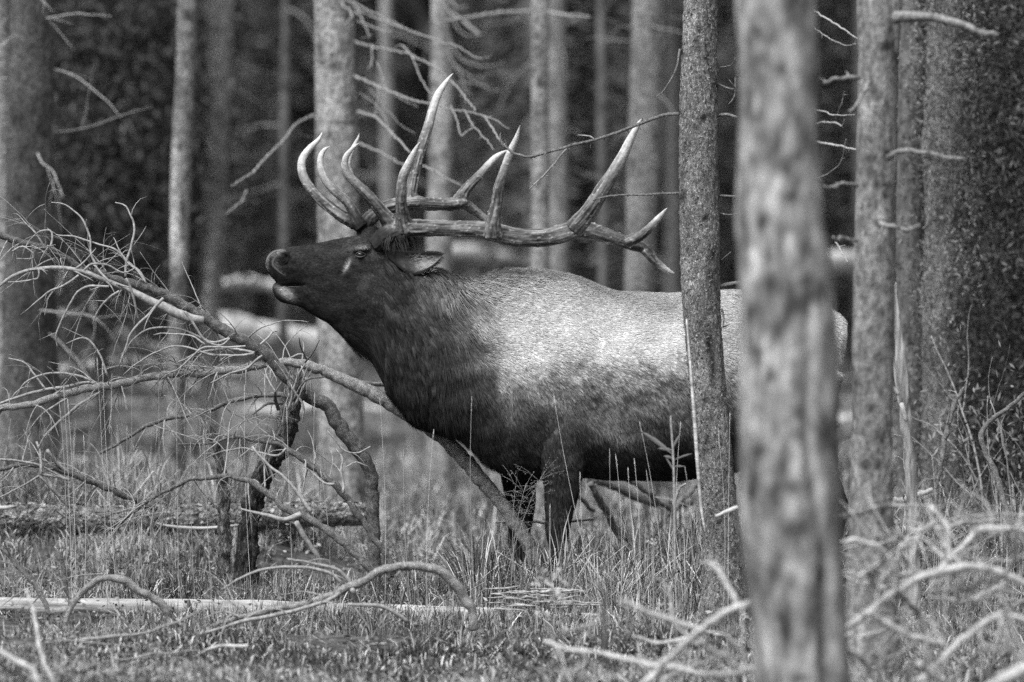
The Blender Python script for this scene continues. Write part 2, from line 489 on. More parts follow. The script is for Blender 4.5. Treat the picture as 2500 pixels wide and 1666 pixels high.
for tr in ([(2185, 50, 16), (2215, 43, 14), (2270, 42, 12), (2337, 58, 10), (2381, 76, 9), (2439, 90, 5)], [(2170, 385, 9), (2190, 372, 7), (2225, 370, 6), (2292, 380, 5), (2359, 393, 3)],
           [(2145, 545, 8), (2180, 554, 6), (2216, 561, 5), (2247, 551, 3)], [(2098, 192, 6), (2050, 194, 5), (2012, 201, 4)], [(2118, 200, 6), (2108, 228, 5), (2090, 262, 4), (2075, 272, 3)],
           [(2094, 451, 5), (2050, 451, 4), (2012, 456, 3)], [(2090, 590, 5), (2060, 584, 4), (2030, 582, 3)]):
    branch_on(t, tr, 16.95, 16.8, 'bark_grey', nub=5, wob=.02)

# --- sharp flaky trunk that crosses the elk's flank
t1735 = make_tree('pine_tree', [(-60, 1671, 1755), (0, 1669, 1754), (130, 1662, 1754), (300, 1659, 1753), (500, 1658, 1753), (700, 1661, 1757), (800, 1671, 1763), (900, 1681, 1768), (1000, 1689, 1775), (1100, 1697, 1784), (1240, 1710, 1802), (1480, 1715, 1832)],
          19.2, 'bark_flaky', 'sharply focused flaky-barked trunk standing across the flank of the elk', 'tree', seg=120, step=0.0085, rough=0.0055, rscale=70, seed=8,
          spots=[(1718, 290, 14, 9, .3, -.006), (1725, 142, 12, 8, .35, -.004), (1708, 72, 12, 12, .5, -.003), (1665, 130, 7, 12, .3, 0), (1673, 355, 9, 14, .5, 0), (1723, 533, 12, 9, .4, -.004), (1667, 425, 8, 30, .6, 0), (1668, 480, 9, 20, .5, 0),
                 (1740, 620, 8, 20, .5, 0), (1733, 840, 10, 34, .3, -.008), (1742, 900, 8, 60, .4, -.006), (1735, 670, 10, 14, .5, -.004), (1750, 210, 8, 8, .3, 0), (1690, 700, 12, 20, 1.3, 0), (1700, 60, 40, 30, 1.1, 0)])
# bark flakes that stand proud along it
def flakes(t, pts_fn, n, size, mat, seed, name='bark_flakes'):
    r = np.random.default_rng(seed)
    Vs, Ts, Cs = [], [], []
    for k in range(n):
        c, nrm, tan = pts_fn(r)
        bt = np.cross(nrm, tan)
        s = size * r.uniform(.4, 1.3)
        m = 5
        a = np.sort(r.uniform(0, 2 * math.pi, m))
        ring = c + (np.cos(a)[:, None] * tan * s * r.uniform(.8, 1.5) + np.sin(a)[:, None] * bt * s) + nrm * (r.uniform(0, 1, m)[:, None] * s * 0.55)
        V = np.vstack([ring, c + nrm * s * 0.15])
        Vs.append(V); Ts.append(np.array([[5, i, (i + 1) % m] for i in range(m)]) + k * 6); Cs.append(np.full(6, r.uniform(.55, 1.5)))
    o = obj(name, (np.vstack(Vs), None, np.vstack(Ts), np.concatenate(Cs)), M[mat], t, smooth=False)
    tag(o, kind='stuff')
    return o
tk = [c for c in t1735.children if c.name.startswith('trunk')][0]
vv = np.zeros(len(tk.data.vertices) * 3); tk.data.vertices.foreach_get('co', vv); vv = vv.reshape(-1, 3) + wloc(t1735)
zlim = P(0, -30, 19.2)[2]
vis = np.where((vv[:, 2] < zlim) & (vv[:, 2] > 0))[0]
zc = {}
def f1735(r):
    i = vis[r.integers(len(vis))]
    c = vv[i]
    ring = (i // 120) * 120
    cen = vv[ring:ring + 120].mean(0)
    n_ = c - cen; n_[2] = 0; n_ /= np.linalg.norm(n_) + 1e-9
    return c, n_, np.array([0, 0, 1.0])
flakes(t1735, f1735, 5200, 0.0062, 'bark_flaky', 4)
# pale bark strip and leaning sliver along its left edge
branch_on(t1735, [(1676, 780, 2), (1683, 860, 3), (1690, 950, 4), (1697, 1040, 5), (1703, 1130, 5), (1712, 1240, 4), (1722, 1300, 3)], 19.05, 19.0, 'pale_wood', name='peeled_strip')
branch_on(t1735, [(1657, 278, 5), (1618, 283, 4.5), (1568, 300, 4.5), (1531, 314, 4), (1498, 327, 4), (1452, 342, 3.6), (1390, 356, 3.8), (1336, 372, 3.6), (1295, 383, 3.4), (1258, 376, 3.2), (1237, 362, 3), (1222, 345, 2.2), (1222, 325, 1.6)], 19.2, 19.42, 'bark_limb', nub=24, wob=0.006)
branch_on(t1735, [(1388, 357, 2.6), (1357, 395, 2.4), (1332, 424, 2.2), (1293, 461, 1.6)], 19.33, 19.4, 'twig', nub=8, wob=0.004)
branch_on(t1735, [(1452, 342, 2), (1440, 333, 1.8), (1411, 330, 1)], 19.3, 19.3, 'twig')
branch_on(t1735, [(1657, 472, 3.2), (1577, 476, 2.8), (1515, 477, 2.6), (1473, 482, 2.2), (1448, 490, 1.4)], 19.2, 19.38, 'bark_limb', nub=10, wob=0.005)
branch_on(t1735, [(1755, 282, 4), (1776, 280, 4), (1800, 287, 3)], 19.2, 19.1, 'bark_limb')
for tr in ([(1660, 120, 3), (1652, 165, 2.5), (1635, 200, 2), (1615, 228, 1.6), (1598, 238, 1)], [(1752, 205, 3), (1775, 215, 2.5), (1795, 217, 2), (1780, 195, 1)], [(1795, 190, 1.5), (1793, 235, 1.5), (1778, 255, 1)],
           [(1757, 700, 4), (1775, 696, 6), (1806, 690, 5)], [(1762, 755, 3), (1767, 775, 2.5), (1765, 798, 1.5)], [(1766, 799, 2), (1782, 792, 1)], [(1756, 640, 2), (1785, 615, 1)], [(1755, 520, 2), (1780, 525, 1.6), (1800, 521, 1)], [(1755, 478, 3), (1798, 480, 2.5)], [(1757, 165, 2), (1785, 160, 1.3), (1795, 140, 1)]):
    branch_on(t1735, tr, 19.2, 19.15, 'bark_limb', seg=6)

# --- mid-distance trunks behind the elk
tA = make_tree('pine_tree', [(-60, 436, 484), (0, 435, 483), (150, 431, 480), (300, 421, 471), (450, 416, 466), (600, 414, 462), (750, 411, 458), (900, 407, 455), (1050, 403, 450), (1150, 400, 452)], 26.5, 'bark_mid', 'slim trunk left of the elk with long pale peeled patches', 'tree',
               seg=56, step=0.02, rough=0.006, rscale=30, seed=12, twigs=5, zr=(3.2, 5), spots=[(425, 420, 13, 90, 1.75, 0), (423, 560, 14, 60, 2.0, 0), (452, 480, 12, 40, 1.6, 0), (440, 620, 20, 30, 1.7, 0), (458, 40, 12, 14, .4, 0), (450, 180, 10, 10, 2.0, 0), (458, 63, 6, 12, 2, 0), (440, 360, 8, 10, .4, 0), (435, 640, 30, 20, 1.2, 0), (430, 860, 16, 60, 1.5, 0), (445, 500, 5, 60, .4, 0), (430, 1010, 20, 40, 1.4, 0), (425, 700, 20, 20, .7, 0)])
tC = make_tree('pine_tree', [(-60, 762, 858), (0, 764, 861), (140, 768, 868), (300, 770, 873), (450, 772, 876), (600, 774, 880), (800, 776, 884), (1000, 778, 886), (1150, 776, 892)], 25.5, 'bark_pale', 'thick pale trunk rising directly behind the head and antlers', 'tree',
               seg=80, step=0.018, rough=0.006, rscale=34, seed=14, twigs=0, spots=[(815, 160, 14, 14, .4, 0), (845, 115, 18, 14, .6, 0), (830, 300, 50, 6, .7, 0), (800, 330, 20, 8, .6, 0), (850, 20, 15, 20, .6, 0), (780, 460, 14, 100, .85, 0), (850, 640, 14, 100, 1.2, 0)])
tD = make_tree('pine_tree', [(-60, 1050, 1098), (0, 1051, 1100), (150, 1053, 1106), (300, 1050, 1109), (450, 1044, 1106), (600, 1042, 1104), (900, 1040, 1106)], 30, 'bark_pale', 'pale trunk rising behind the tallest antler tine', 'tree', seg=48, step=0.03, seed=15, twigs=0,
               spots=[(1058, 210, 8, 8, .4, 0), (1056, 388, 9, 9, .35, 0), (1082, 376, 6, 6, .4, 0)])
tE = make_tree('pine_tree', [(-60, 1294, 1342), (0, 1295, 1343), (300, 1295, 1341), (500, 1296, 1342), (700, 1296, 1344), (1000, 1296, 1348)], 27.5, 'bark_pale', 'slim pale trunk with one round knot hole behind the antler beam', 'tree', seg=48, step=0.03, seed=16, spots=[(1319, 208, 10, 11, .18, -.01), (1312, 450, 6, 6, .5, 0)])
make_tree('pine_tree', [(-60, 1330, 1378), (0, 1332, 1380), (300, 1336, 1386), (600, 1336, 1390), (1000, 1336, 1394)], 33, 'bark_mid', 'darker slim trunk tucked right behind the knot-holed trunk', 'tree', seg=36, step=0.04, seed=17, twigs=12, zr=(2, 4.2), twmat='twig_dim', twig_len=.6)
make_tree('pine_tree', [(-60, 1540, 1626), (0, 1540, 1624), (200, 1537, 1621), (400, 1531, 1614), (600, 1526, 1600), (750, 1522, 1596), (1000, 1518, 1596)], 29.5, 'bark_mid', 'grey trunk rising behind the rear fork of the near antler', 'tree', twigs=12, zr=(2.4, 3.7), twmat='twig_dim', twig_len=.4, seg=48, step=0.03, seed=18, spots=[(1570, 300, 12, 40, 1.2, 0)])
make_tree('pine_tree', [(-60, 502, 574), (0, 505, 573), (150, 505, 566), (300, 503, 560), (500, 494, 554), (600, 490, 546), (760, 488, 534), (1000, 486, 534)], 33.5, 'bark_mid', 'blurred grey trunk beside the peeled slim trunk', 'tree', twigs=12, zr=(1.5, 4.2), twmat='twig_dim', twig_len=.6, seg=36, step=0.04, seed=19,
          spots=[(512, 640, 14, 50, 1.9, 0), (505, 740, 14, 40, 1.9, 0), (515, 560, 10, 30, 1.2, 0)])
make_tree('pine_tree', [(-60, 30, 132), (0, 28, 130), (300, 22, 128), (600, 12, 134), (900, 5, 142), (1100, -2, 150)], 25, 'bark_mid', 'thick mottled trunk at the left edge of the view', 'tree', seg=64, step=0.02, rough=0.016, rscale=16, seed=20, twigs=26, twig_len=0.7, zr=(1.0, 4.3), spots=[(75, 300, 90, 500, .6, 0), (80, 800, 90, 300, .6, 0)])
make_tree('pine_tree', [(-60, -30, 22), (300, -32, 26), (600, -30, 32), (1000, -30, 40)], 27, 'bark_pale', 'pale trunk partly cut off by the left edge of the view', 'tree', seg=40, step=0.03, seed=21)
make_tree('pine_tree', [(-60, 1457, 1478), (300, 1458, 1480), (700, 1460, 1484), (1000, 1460, 1486)], 38, 'bark_dark', 'thin dark trunk between the paired pale trunks and the grey one', 'tree', seg=20, step=0.06, seed=22)
make_tree('pine_tree', [(-60, 925, 958), (300, 928, 962), (700, 930, 968), (1000, 930, 972)], 41, 'bark_mid', 'blurred slim trunk seen between the raised antlers', 'tree', twigs=10, zr=(2, 4.8), twmat='twig_dim', twig_len=.8, twr=.009, seg=24, step=0.06, seed=23)
make_tree('pine_tree', [(-60, 688, 706), (300, 684, 706), (700, 680, 704), (1000, 676, 702)], 37.5, 'bark_dark', 'dim slim trunk just left of the thick pale trunk', 'tree', twigs=10, zr=(2, 4.6), twmat='twig_dim', twig_len=.8, twr=.009, seg=24, step=0.06, seed=24)
make_tree('pine_tree', [(-60, 1405, 1430), (300, 1406, 1432), (700, 1408, 1436), (1000, 1408, 1438)], 46, 'bark_dark', 'faint dark trunk seen over the withers of the elk', 'tree', seg=20, step=0.06, seed=25)
# dead snag that leans beside the right-hand trunks
sn = thing('dead_snag', (*P(2226, 1300, 18.9)[:2], 0), 'pale splintered snag with a pointed top right of the forked trunk', 'snag')
pts, rad = PT([(2182, 690, 2), (2184, 730, 8), (2190, 790, 12), (2198, 870, 13), (2208, 960, 13), (2214, 1050, 14), (2222, 1120, 13), (2228, 1250, 14), (2230, 1500, 18)], 18.4)
p_, r_ = smooth_path(pts, rad, 0.015)
V, Q, T = tube(p_, r_, 26, 0.7)
V = V + (np.stack([fbm(V * [1, 1, .12], 60, 3), fbm(V * [1, 1, .12], 60, 4), 0.5 + 0 * V[:, 0]], 1) - 0.5) * 0.03
obj('trunk', (V, Q, T, 0.75 + 0.0 * V[:, 0]), M['splinter'], sn)
for tr in ([(2145, 915, 5), (2165, 935, 6), (2186, 955, 6), (2195, 965, 4)], [(2200, 985, 6), (2208, 1010, 6), (2214, 1030, 4)], [(2180, 850, 2), (2186, 920, 3), (2196, 990, 3)]):
    branch_on(sn, tr, 18.35, 18.35, 'splinter')
# dark smooth trunk and the thick lichen trunk at right
make_tree('pine_tree', [(-60, 2196, 2262), (300, 2190, 2258), (600, 2186, 2256), (900, 2188, 2256), (1250, 2190, 2262)], 24, 'bark_dark', 'dark smooth trunk behind the splintered snag', 'tree', seg=40, step=0.03, seed=30, twigs=14, zr=(2.2, 4.3), twig_len=.4)
tR = make_tree('pine_tree', [(-60, 2262, 2350), (300, 2258, 2346), (600, 2254, 2342), (900, 2252, 2338), (1300, 2248, 2346)], 23, 'bark_mid', 'thick scaly trunk crusted with pale lichen at the right side', 'tree', seg=72, step=0.015, rough=0.016, rscale=26, seed=31, twigs=5, zr=(1, 4))

# --- dead twigs that hang off the trunks round the antlers
for tr, a, b in (([(862, 8, 4), (874, 24, 3.5), (920, 45, 3.5), (967, 64, 3.4), (1013, 80, 3.2), (1056, 96, 3), (1091, 107, 2.6), (1115, 111, 2.2), (1141, 129, 2.2), (1168, 143, 2), (1190, 141, 2), (1202, 134, 1.2)], 25.3, 23.5),
                 ([(850, 0, 3), (900, 26, 2.6), (950, 48, 2.4), (985, 68, 2), (1010, 78, 1.5)], 25.3, 24), ([(830, 4, 3.5), (855, 30, 3.5), (858, 45, 3), (840, 62, 2)], 25.2, 24.7),
                 ([(868, 30, 3), (880, 40, 2.4), (898, 78, 2.2), (900, 90, 1.8), (882, 93, 1.3)], 25.2, 24.6),
                 ([(870, 52, 3), (887, 56, 2.6), (919, 70, 2.4), (938, 78, 2.2), (958, 77, 1.4)], 25.2, 24.4), ([(870, 104, 5), (908, 114, 4), (954, 123, 3.6), (994, 131, 3.4), (1034, 150, 3), (1069, 169, 2.6), (1091, 185, 1.8)], 25.2, 23.5),
                 ([(959, 121, 2.6), (981, 112, 2.6), (994, 123, 2.6), (1008, 145, 2.4), (1029, 193, 2.2), (1050, 230, 1.6)], 24.3, 23.6), ([(908, 114, 2.6), (908, 150, 2.4), (900, 169, 1.6)], 24.9, 24.6),
                 ([(868, 187, 5), (878, 192, 4.6), (924, 212, 4.4), (966, 230, 4.2), (1010, 246, 4), (1050, 254, 3.6), (1100, 267, 3.2), (1170, 280, 3), (1195, 303, 3.2), (1215, 335, 3.2), (1232, 358, 2.6)], 25.2, 21.6),
                 ([(1172, 281, 2.4), (1195, 287, 2.2), (1220, 300, 1.8), (1245, 315, 1)], 22.4, 22.2), ([(1101, 258, 2.8), (1110, 280, 2.6), (1118, 302, 2.6), (1126, 334, 2)], 23, 22.8), ([(1126, 334, 3), (1140, 322, 2.6), (1156, 313, 2)], 22.8, 22.8),
                 ([(1135, 272, 2.6), (1150, 300, 2.6), (1160, 313, 2.6), (1189, 345, 2.4), (1206, 366, 1.6)], 22.8, 22.2), ([(1098, 195, 3.4), (1120, 218, 3), (1140, 242, 3), (1162, 271, 2.4)], 23.5, 22.6),
                 ([(872, 272, 5), (895, 280, 4.4), (916, 287, 4.2), (949, 317, 4), (975, 345, 3.8), (1002, 374, 3)], 25.2, 22.5), ([(876, 350, 4), (900, 360, 3.6), (937, 376, 3.4), (987, 405, 3)], 25.2, 24),
                 ([(1010, 398, 3.6), (1025, 403, 3.4), (1076, 426, 3), (1131, 458, 2)], 24, 23.2), ([(920, 150, 1.8), (930, 180, 1.6), (945, 220, 1.6), (985, 245, 1.4), (1020, 262, 1)], 24.6, 24),
                 ([(900, 215, 1.6), (925, 245, 1.6), (955, 280, 1.4), (985, 310, 1.3), (1015, 326, 1)], 24.9, 24), ([(880, 228, 1.4), (915, 255, 1.3), (940, 290, 1.3), (955, 340, 1)], 24.9, 24), ([(925, 205, 1.8), (920, 250, 1.6), (912, 290, 1)], 24.9, 24.5),
                 ([(770, 283, 4.5), (739, 294, 4), (714, 313, 3.8), (693, 342, 3.8), (655, 380, 4), (625, 414, 4), (600, 433, 3.4), (566, 453, 2.4)], 25.2, 23.6), ([(602, 465, 3), (589, 493, 3), (570, 508, 3), (551, 524, 2)], 24.6, 24.6),
                 ([(714, 313, 1.6), (735, 328, 1.6), (768, 335, 1)], 24.8, 25.1)):
    branch_on(tC, [(q[0], q[1], q[2] * .75) for q in tr], a, b, 'twig_dim', seg=6, nub=4, wob=0.014)
for tr, a, b in (([(1100, 100, 2), (1117, 134, 2), (1141, 153, 2), (1182, 163, 2), (1211, 159, 1.8), (1233, 147, 1.2)], 29.6, 28), ([(1096, 120, 2), (1101, 142, 2), (1128, 174, 2), (1160, 190, 2), (1184, 186, 1.6), (1200, 177, 1.2)], 29.6, 28),
                 ([(1106, 205, 2), (1136, 201, 2), (1168, 205, 2), (1200, 220, 1.8), (1222, 221, 1.2)], 29.6, 28), ([(1098, -10, 3), (1101, 0, 3), (1117, 21, 3), (1139, 16, 2)], 29.6, 29), ([(1100, 30, 4), (1128, 50, 6), (1150, 68, 6), (1171, 86, 4)], 29.7, 29),
                 ([(1052, 12, 2), (1075, 8, 2), (1092, 20, 2), (1106, 45, 2), (1120, 75, 2), (1145, 88, 1.8), (1170, 85, 1.2)], 29.7, 28.8), ([(1108, 160, 2), (1125, 185, 2), (1135, 220, 1.8), (1152, 233, 1)], 29.7, 29)):
    branch_on(tD, [(q[0], q[1], q[2] * .75) for q in tr], a, b, 'twig_dim', seg=6, nub=2, wob=0.014)
branch_on(tE, [(1297, 29, 5), (1222, 32, 5), (1155, 42, 4.6), (1088, 52, 3)], 27.3, 26.6, 'twig', nub=6, wob=0.01)
branch_on(tE, [(1340, 30, 4), (1385, 38, 3.6), (1440, 41, 2)], 27.3, 26.6, 'twig', nub=4, wob=0.01)
# twigs held out by an unseen dead spruce stem between the two front trunks
t = make_tree('pine_tree', [(-60, 1950, 1978), (600, 1946, 1976), (1200, 1944, 1980)], 21.5, 'bark_dark', 'slender dark trunk hidden by the broad front trunk, thin twigs showing right of it', 'tree', seg=20, step=0.05, seed=33)
for tr in ([(1975, 20, 3), (1997, 33, 2.6), (2046, 62, 2.4), (2096, 96, 1.6)], [(1975, 345, 4), (2006, 350, 3.4), (2050, 357, 3.2), (2091, 366, 2.4)], [(1975, 270, 2), (2010, 272, 2), (2040, 282, 2), (2086, 280, 1)], [(2044, 278, 1.4), (2055, 250, 1.2), (2062, 225, .8)],
           [(1990, 300, 2), (2040, 300, 2.6), (2055, 308, 2), (2062, 292, 1)], [(1970, 55, 1.5), (2010, 85, 1.4), (2060, 110, 1.2), (2090, 108, 1)], [(1975, 440, 1.4), (2010, 430, 1.3), (2050, 400, 1.2), (2066, 340, 1)], [(2040, 590, 2), (2055, 615, 2), (2070, 640, 1.4)]):
    branch_on(t, tr, 21.4, 20.9, 'twig', seg=5, nub=3, wob=0.008)

# ------------------------------------------------------------------ background spruces and the far wood
def crown_mesh(name, H, R, nb, seed, size=0.16, z0=0.3, tone=(0.03, 0.16), per=7):
    r = np.random.default_rng(seed)
    Vs, Cs = [], []
    for k in range(nb):
        u = r.uniform() ** 1.1
        z = z0 + (H - z0) * u
        L = R * (1 - u) ** 0.8 * r.uniform(.5, 1.15) + 0.12
        a = r.uniform(0, 2 * math.pi)
        d = np.array([math.cos(a), math.sin(a), r.uniform(-.35, .1)])
        side = np.array([-math.sin(a), math.cos(a), 0])
        tn = r.uniform(*tone) * (0.6 + 0.8 * r.uniform())
        m = max(3, int(per * L / R * 1.6))
        for j in range(m):
            f = (j + r.uniform(0, 1)) / m
            c = np.array([0, 0, z]) + d * L * f + np.array([0, 0, -0.25 * L * f * f])
            w = size * (1.1 - 0.6 * f) * r.uniform(.6, 1.3)
            for sgn in (-1, 1):
                tip = c + side * sgn * w * 1.3 + d * w * r.uniform(.3, 1) + np.array([0, 0, r.uniform(-.8, .1) * w])
                q = c + d * w * 0.6 + np.array([0, 0, r.uniform(-.3, .3) * w])
                Vs.append(np.array([c, tip, q])); Cs.append(np.full(3, tn * r.uniform(.7, 1.3)))
    V = np.vstack(Vs); T = np.arange(len(V)).reshape(-1, 3)
    me = raw_mesh(name, V, None, T, np.concatenate(Cs), smooth=False)
    me.materials.append(M['needles'])
    return me
def simple_trunk_mesh(name, H, r0, mat, seed, tone=1.0):
    r = np.random.default_rng(seed)
    n = 14
    z = np.linspace(-0.15, H, n)
    pts = np.stack([np.cumsum(r.normal(0, .012, n)), np.cumsum(r.normal(0, .012, n)), z], 1)
    V, Q, T = tube(pts, r0 * (1 - 0.8 * np.linspace(0, 1, n) ** 1.3), 14)
    me = raw_mesh(name, V, Q, T, np.full(len(V), tone))
    me.materials.append(M[mat])
    return me
sp_crowns = [crown_mesh('crown', h, r_, nb, 50 + i, sz) for i, (h, r_, nb, sz) in enumerate([(7.5, 1.5, 520, .15), (6.2, 1.3, 460, .13), (9.0, 1.8, 600, .17), (5.0, 1.2, 400, .12)])]
sp_trunks = [simple_trunk_mesh('trunk', h, .09, 'bark_dark', 60 + i) for i, h in enumerate([7.4, 6.1, 8.9, 4.9])]
pn_crowns = [crown_mesh('crown', 13, 1.5, 200, 70 + i, .28, z0=6.3 - .4 * i, tone=(.03, .09)) for i in range(3)]
pn_trunks = [simple_trunk_mesh('trunk', 12.8, .13 - .02 * i, ['bark_dark', 'bark_mid', 'bark_mid'][i], 80 + i, [1, .8, .6][i]) for i in range(3)]
rr = random.Random(5)
def put(name, crown, trunk, x, y, s, label, group):
    t = thing(name, (x, y, gz(x, y)), label, 'tree', group)
    t.rotation_euler = (0, 0, rr.uniform(0, 6.28)); t.scale = (s, s, s)
    for nm, me in (('trunk', trunk), ('crown', crown)):
        o = bpy.data.objects.new(nm, me); COL.objects.link(o); o.parent = t
placed = []
def ok(x, y, dist):
    for (a, b) in placed:
        if (a - x) ** 2 + (b - y) ** 2 < dist * dist: return False
    placed.append((x, y)); return True
n = 0
while n < 58:
    y = 44 + 38 * rr.random() ** 0.9
    x = rr.uniform(-0.16, 0.16) * y + rr.uniform(-1, 1)
    if not ok(x, y, 1.3): continue
    k = rr.randrange(4)
    put('spruce_tree', sp_crowns[k], sp_trunks[k], x, y, rr.uniform(.8, 1.15), 'dark blurred young spruce in the shaded wood behind the elk', 'young spruces deep in the wood')
    n += 1
n = 0
while n < 15:
    y = 50 + 34 * rr.random()
    x = rr.uniform(-0.17, 0.17) * y + rr.uniform(-1, 1)
    if not ok(x, y, 0.9): continue
    k = rr.randrange(3)
    put('pine_tree', pn_crowns[k], pn_trunks[k], x, y, rr.uniform(.85, 1.2), 'blurred bare-stemmed pine deep in the dark wood behind the elk', 'bare-stemmed pines deep in the wood')
    n += 1
# the far wood that closes the view
r = np.random.default_rng(99)
n = 90000
c = np.stack([r.uniform(-30, 30, n), r.uniform(78, 104, n), r.uniform(0, 1, n) ** 0.8 * 13], 1)
c[:, 2] += ground_h(c[:, 0], c[:, 1])
s = 0.42
a = c + r.normal(0, s, (n, 3)); b = c + r.normal(0, s, (n, 3))
V = np.stack([c, a, b], 1).reshape(-1, 3)
tn = np.repeat(0.03 + 0.08 * vn(c, 0.8, 4), 3)
fw = obj('distant_forest', (V, None, np.arange(3 * n).reshape(-1, 3), tn), M['needles'], smooth=False)
tag(fw, 'dense dark conifer forest that closes the view behind everything', 'forest', kind='stuff')

m = 26000  # unseen rest of the wood, added to block low sky so light falls from above
th_ = r.uniform(0, 2 * math.pi, m); rd = r.uniform(11, 24, m)
c = np.stack([np.sin(th_) * rd, np.cos(th_) * rd - 6, r.uniform(0, 1, m) * 13], 1)
sd_ = r.uniform(0, 1, m) < .5
c[sd_, 1] = r.uniform(0, 48, sd_.sum()); sg = np.where(r.uniform(0, 1, sd_.sum()) < .5, -1, 1)
c[sd_, 0] = sg * (8 + .14 * c[sd_, 1] + r.uniform(0, 7, sd_.sum()))
kp = (np.abs(c[:, 0]) > 6 + .14 * np.maximum(c[:, 1], 0)) | (c[:, 1] < -7)
c = c[kp]; m = len(c)
a = c + r.normal(0, .5, (m, 3)); b = c + r.normal(0, .5, (m, 3))
V = np.stack([c, a, b], 1).reshape(-1, 3)
o = obj('unseen_forest', (V, None, np.arange(3 * m).reshape(-1, 3), np.full(3 * m, .07)), M['needles'], smooth=False)
tag(o, 'unseen conifer forest beside the clearing and behind the viewer, added to hold back low light', 'forest', kind='stuff')

# foliage tree at the right edge, fine leaf-like tufts
def foliage(name, t, boxes, n, size, tone, seed, mat='needles', clump=0.12):
    r = np.random.default_rng(seed)
    Vs, Cs = [], []
    nc = n // 24
    for (lo, hi, w) in boxes:
        m = int(nc * w)
        cc = r.uniform(lo, hi, (m, 3)); ex = (cc[:, :2] - (lo + hi)[:2] / 2) / ((hi - lo)[:2] / 2)
        cc = cc[np.abs(ex).max(1) ** 2 * .5 + (ex ** 2).sum(1) * .35 < .75 + .35 * vn(cc, 1.6, 9)]
        keep = vn(cc, 2.2, seed) > 0.33
        cc = cc[keep]
        tn = 0.5 + 1.1 * vn(cc, 3.0, seed + 2) ** 1.5
        k = 24
        c = np.repeat(cc, k, 0) + r.normal(0, clump, (len(cc) * k, 3)) * [1, 1, 1.4]
        tt = np.repeat(tn, k) * r.uniform(.5, 1.5, len(c)) * r.uniform(tone[0], tone[1], len(c))
        d1 = r.normal(0, 1, c.shape) * [.6, .6, 1]; d1 /= np.linalg.norm(d1, axis=1)[:, None]
        d2 = np.cross(d1, r.normal(0, 1, c.shape)); d2 /= np.linalg.norm(d2, axis=1)[:, None]
        L = size * r.uniform(.6, 1.5, len(c))[:, None]
        W = L * 0.28
        Vs.append(np.stack([c - d1 * L, c + d2 * W, c + d1 * L, c - d2 * W], 1).reshape(-1, 3))
        Cs.append(np.repeat(tt, 4))
    V = np.vstack(Vs)
    return obj(name, (V, np.arange(len(V)).reshape(-1, 4), None, np.concatenate(Cs)), M[mat], t, smooth=False)
def box_at(x0, x1, y0, y1, d0, d1):
    a = P(x0, y1, d0); b = P(x1, y0, d1)
    return (np.minimum(a, b), np.maximum(a, b), 1.0)
bp = P(2440, 1400, 24.5)
t = thing('spruce_tree', (bp[0], bp[1], 0), 'spruce with mottled hanging foliage filling the right edge of the view', 'tree')
geo, _, _ = trunk_geo([(-60, 2425, 2470), (600, 2420, 2475), (1250, 2415, 2480)], 24.5, 7, 24, .05, .005, 20, 2)
obj('trunk', geo, M['bark_dark'], t)
foliage('crown', t, [box_at(2325, 2720, -160, 1260, 23.0, 26.2)], 230000, 0.018, (.04, .15), 41)
foliage('lichen_tufts', tR, [box_at(2240, 2352, -100, 1300, 22.3, 22.9)], 14000, 0.012, (.08, .22), 42, clump=.05)
# shrubs low at the right, behind the brush pile
bp = P(2440, 1300, 21)
t = thing('shrub', (bp[0], bp[1], 0), 'low leafy shrub at the foot of the right-hand spruce', 'shrub')
for k in range(9):
    mb = twig_mesh(np.array([bp[0] + rr.uniform(-.3, .2), bp[1] + rr.uniform(-.2, .2), gz(bp[0], bp[1])]), (rr.uniform(-.6, .4), rr.uniform(-.3, .3), 1), rr.uniform(.6, 1.3), .009, 0.1, 4, rr=rr)
    obj('stem', mb, M['twig'], t)
foliage('leaves', t, [box_at(2330, 2560, 950, 1350, 20.5, 21.5)], 3800, 0.016, (.06, .2), 43, mat='leaf')
# hanging twig foliage high on the left
bp = P(250, 1200, 34)
t = thing('spruce_tree', (bp[0], bp[1], 0), 'shaded spruce filling the gap between the left edge trunk and the peeled trunk', 'tree')
geo, _, _ = trunk_geo([(-60, 235, 262), (600, 232, 264), (1250, 230, 266)], 34, 8, 16, .08, .005, 20, 2)
obj('trunk', geo, M['bark_dark'], t)
foliage('crown', t, [box_at(110, 415, -160, 610, 32.5, 35.5)], 90000, 0.034, (.03, .11), 44, clump=.35)

# ------------------------------------------------------------------ logs
def log(name, tr, d, d2, mat, label, cat='log', seg=36, rough=0.006, rscale=20, stretch=(0.4, 1, 1), step=0.03, tone=1.0, parent=None, seed=1):
    pts, rad = PT(tr, d, d2)
    p_, r_ = smooth_path(pts, rad, step)
    V, Q, T = tube(p_, r_, seg)
    cen = np.vstack([np.repeat(p_, seg, 0), p_[:1], p_[-1:]])
    dv = V - cen; dv /= np.linalg.norm(dv, axis=1)[:, None] + 1e-9
    V = V + dv * ((fbm(V * stretch, rscale, seed) - 0.5) * 2 * rough)[:, None]
    mid = p_[len(p_) // 2]
    tn = tone * (0.75 + 0.5 * fbm(V * stretch, 6, seed + 5))
    if parent is not None:
        return obj(name, (V, Q, T, tn), M[mat], parent), p_, r_
    t = thing('fallen_log', (mid[0], mid[1], gz(mid[0], mid[1])), label, cat)
    obj(name, (V, Q, T, tn), M[mat], t)
    return t, p_, r_
lg, lp, lr = log('trunk', [(-120, 1262, 36), (0, 1266, 37), (200, 1270, 36), (400, 1268, 34), (600, 1262, 33), (760, 1258, 30), (900, 1256, 26)], 21.5, 21.8, 'bark_log', 'mossy rotting log with cracked bark lying across the left foreground', rough=0.012, rscale=40, seg=64, step=0.012, stretch=(.6, 1, 1))
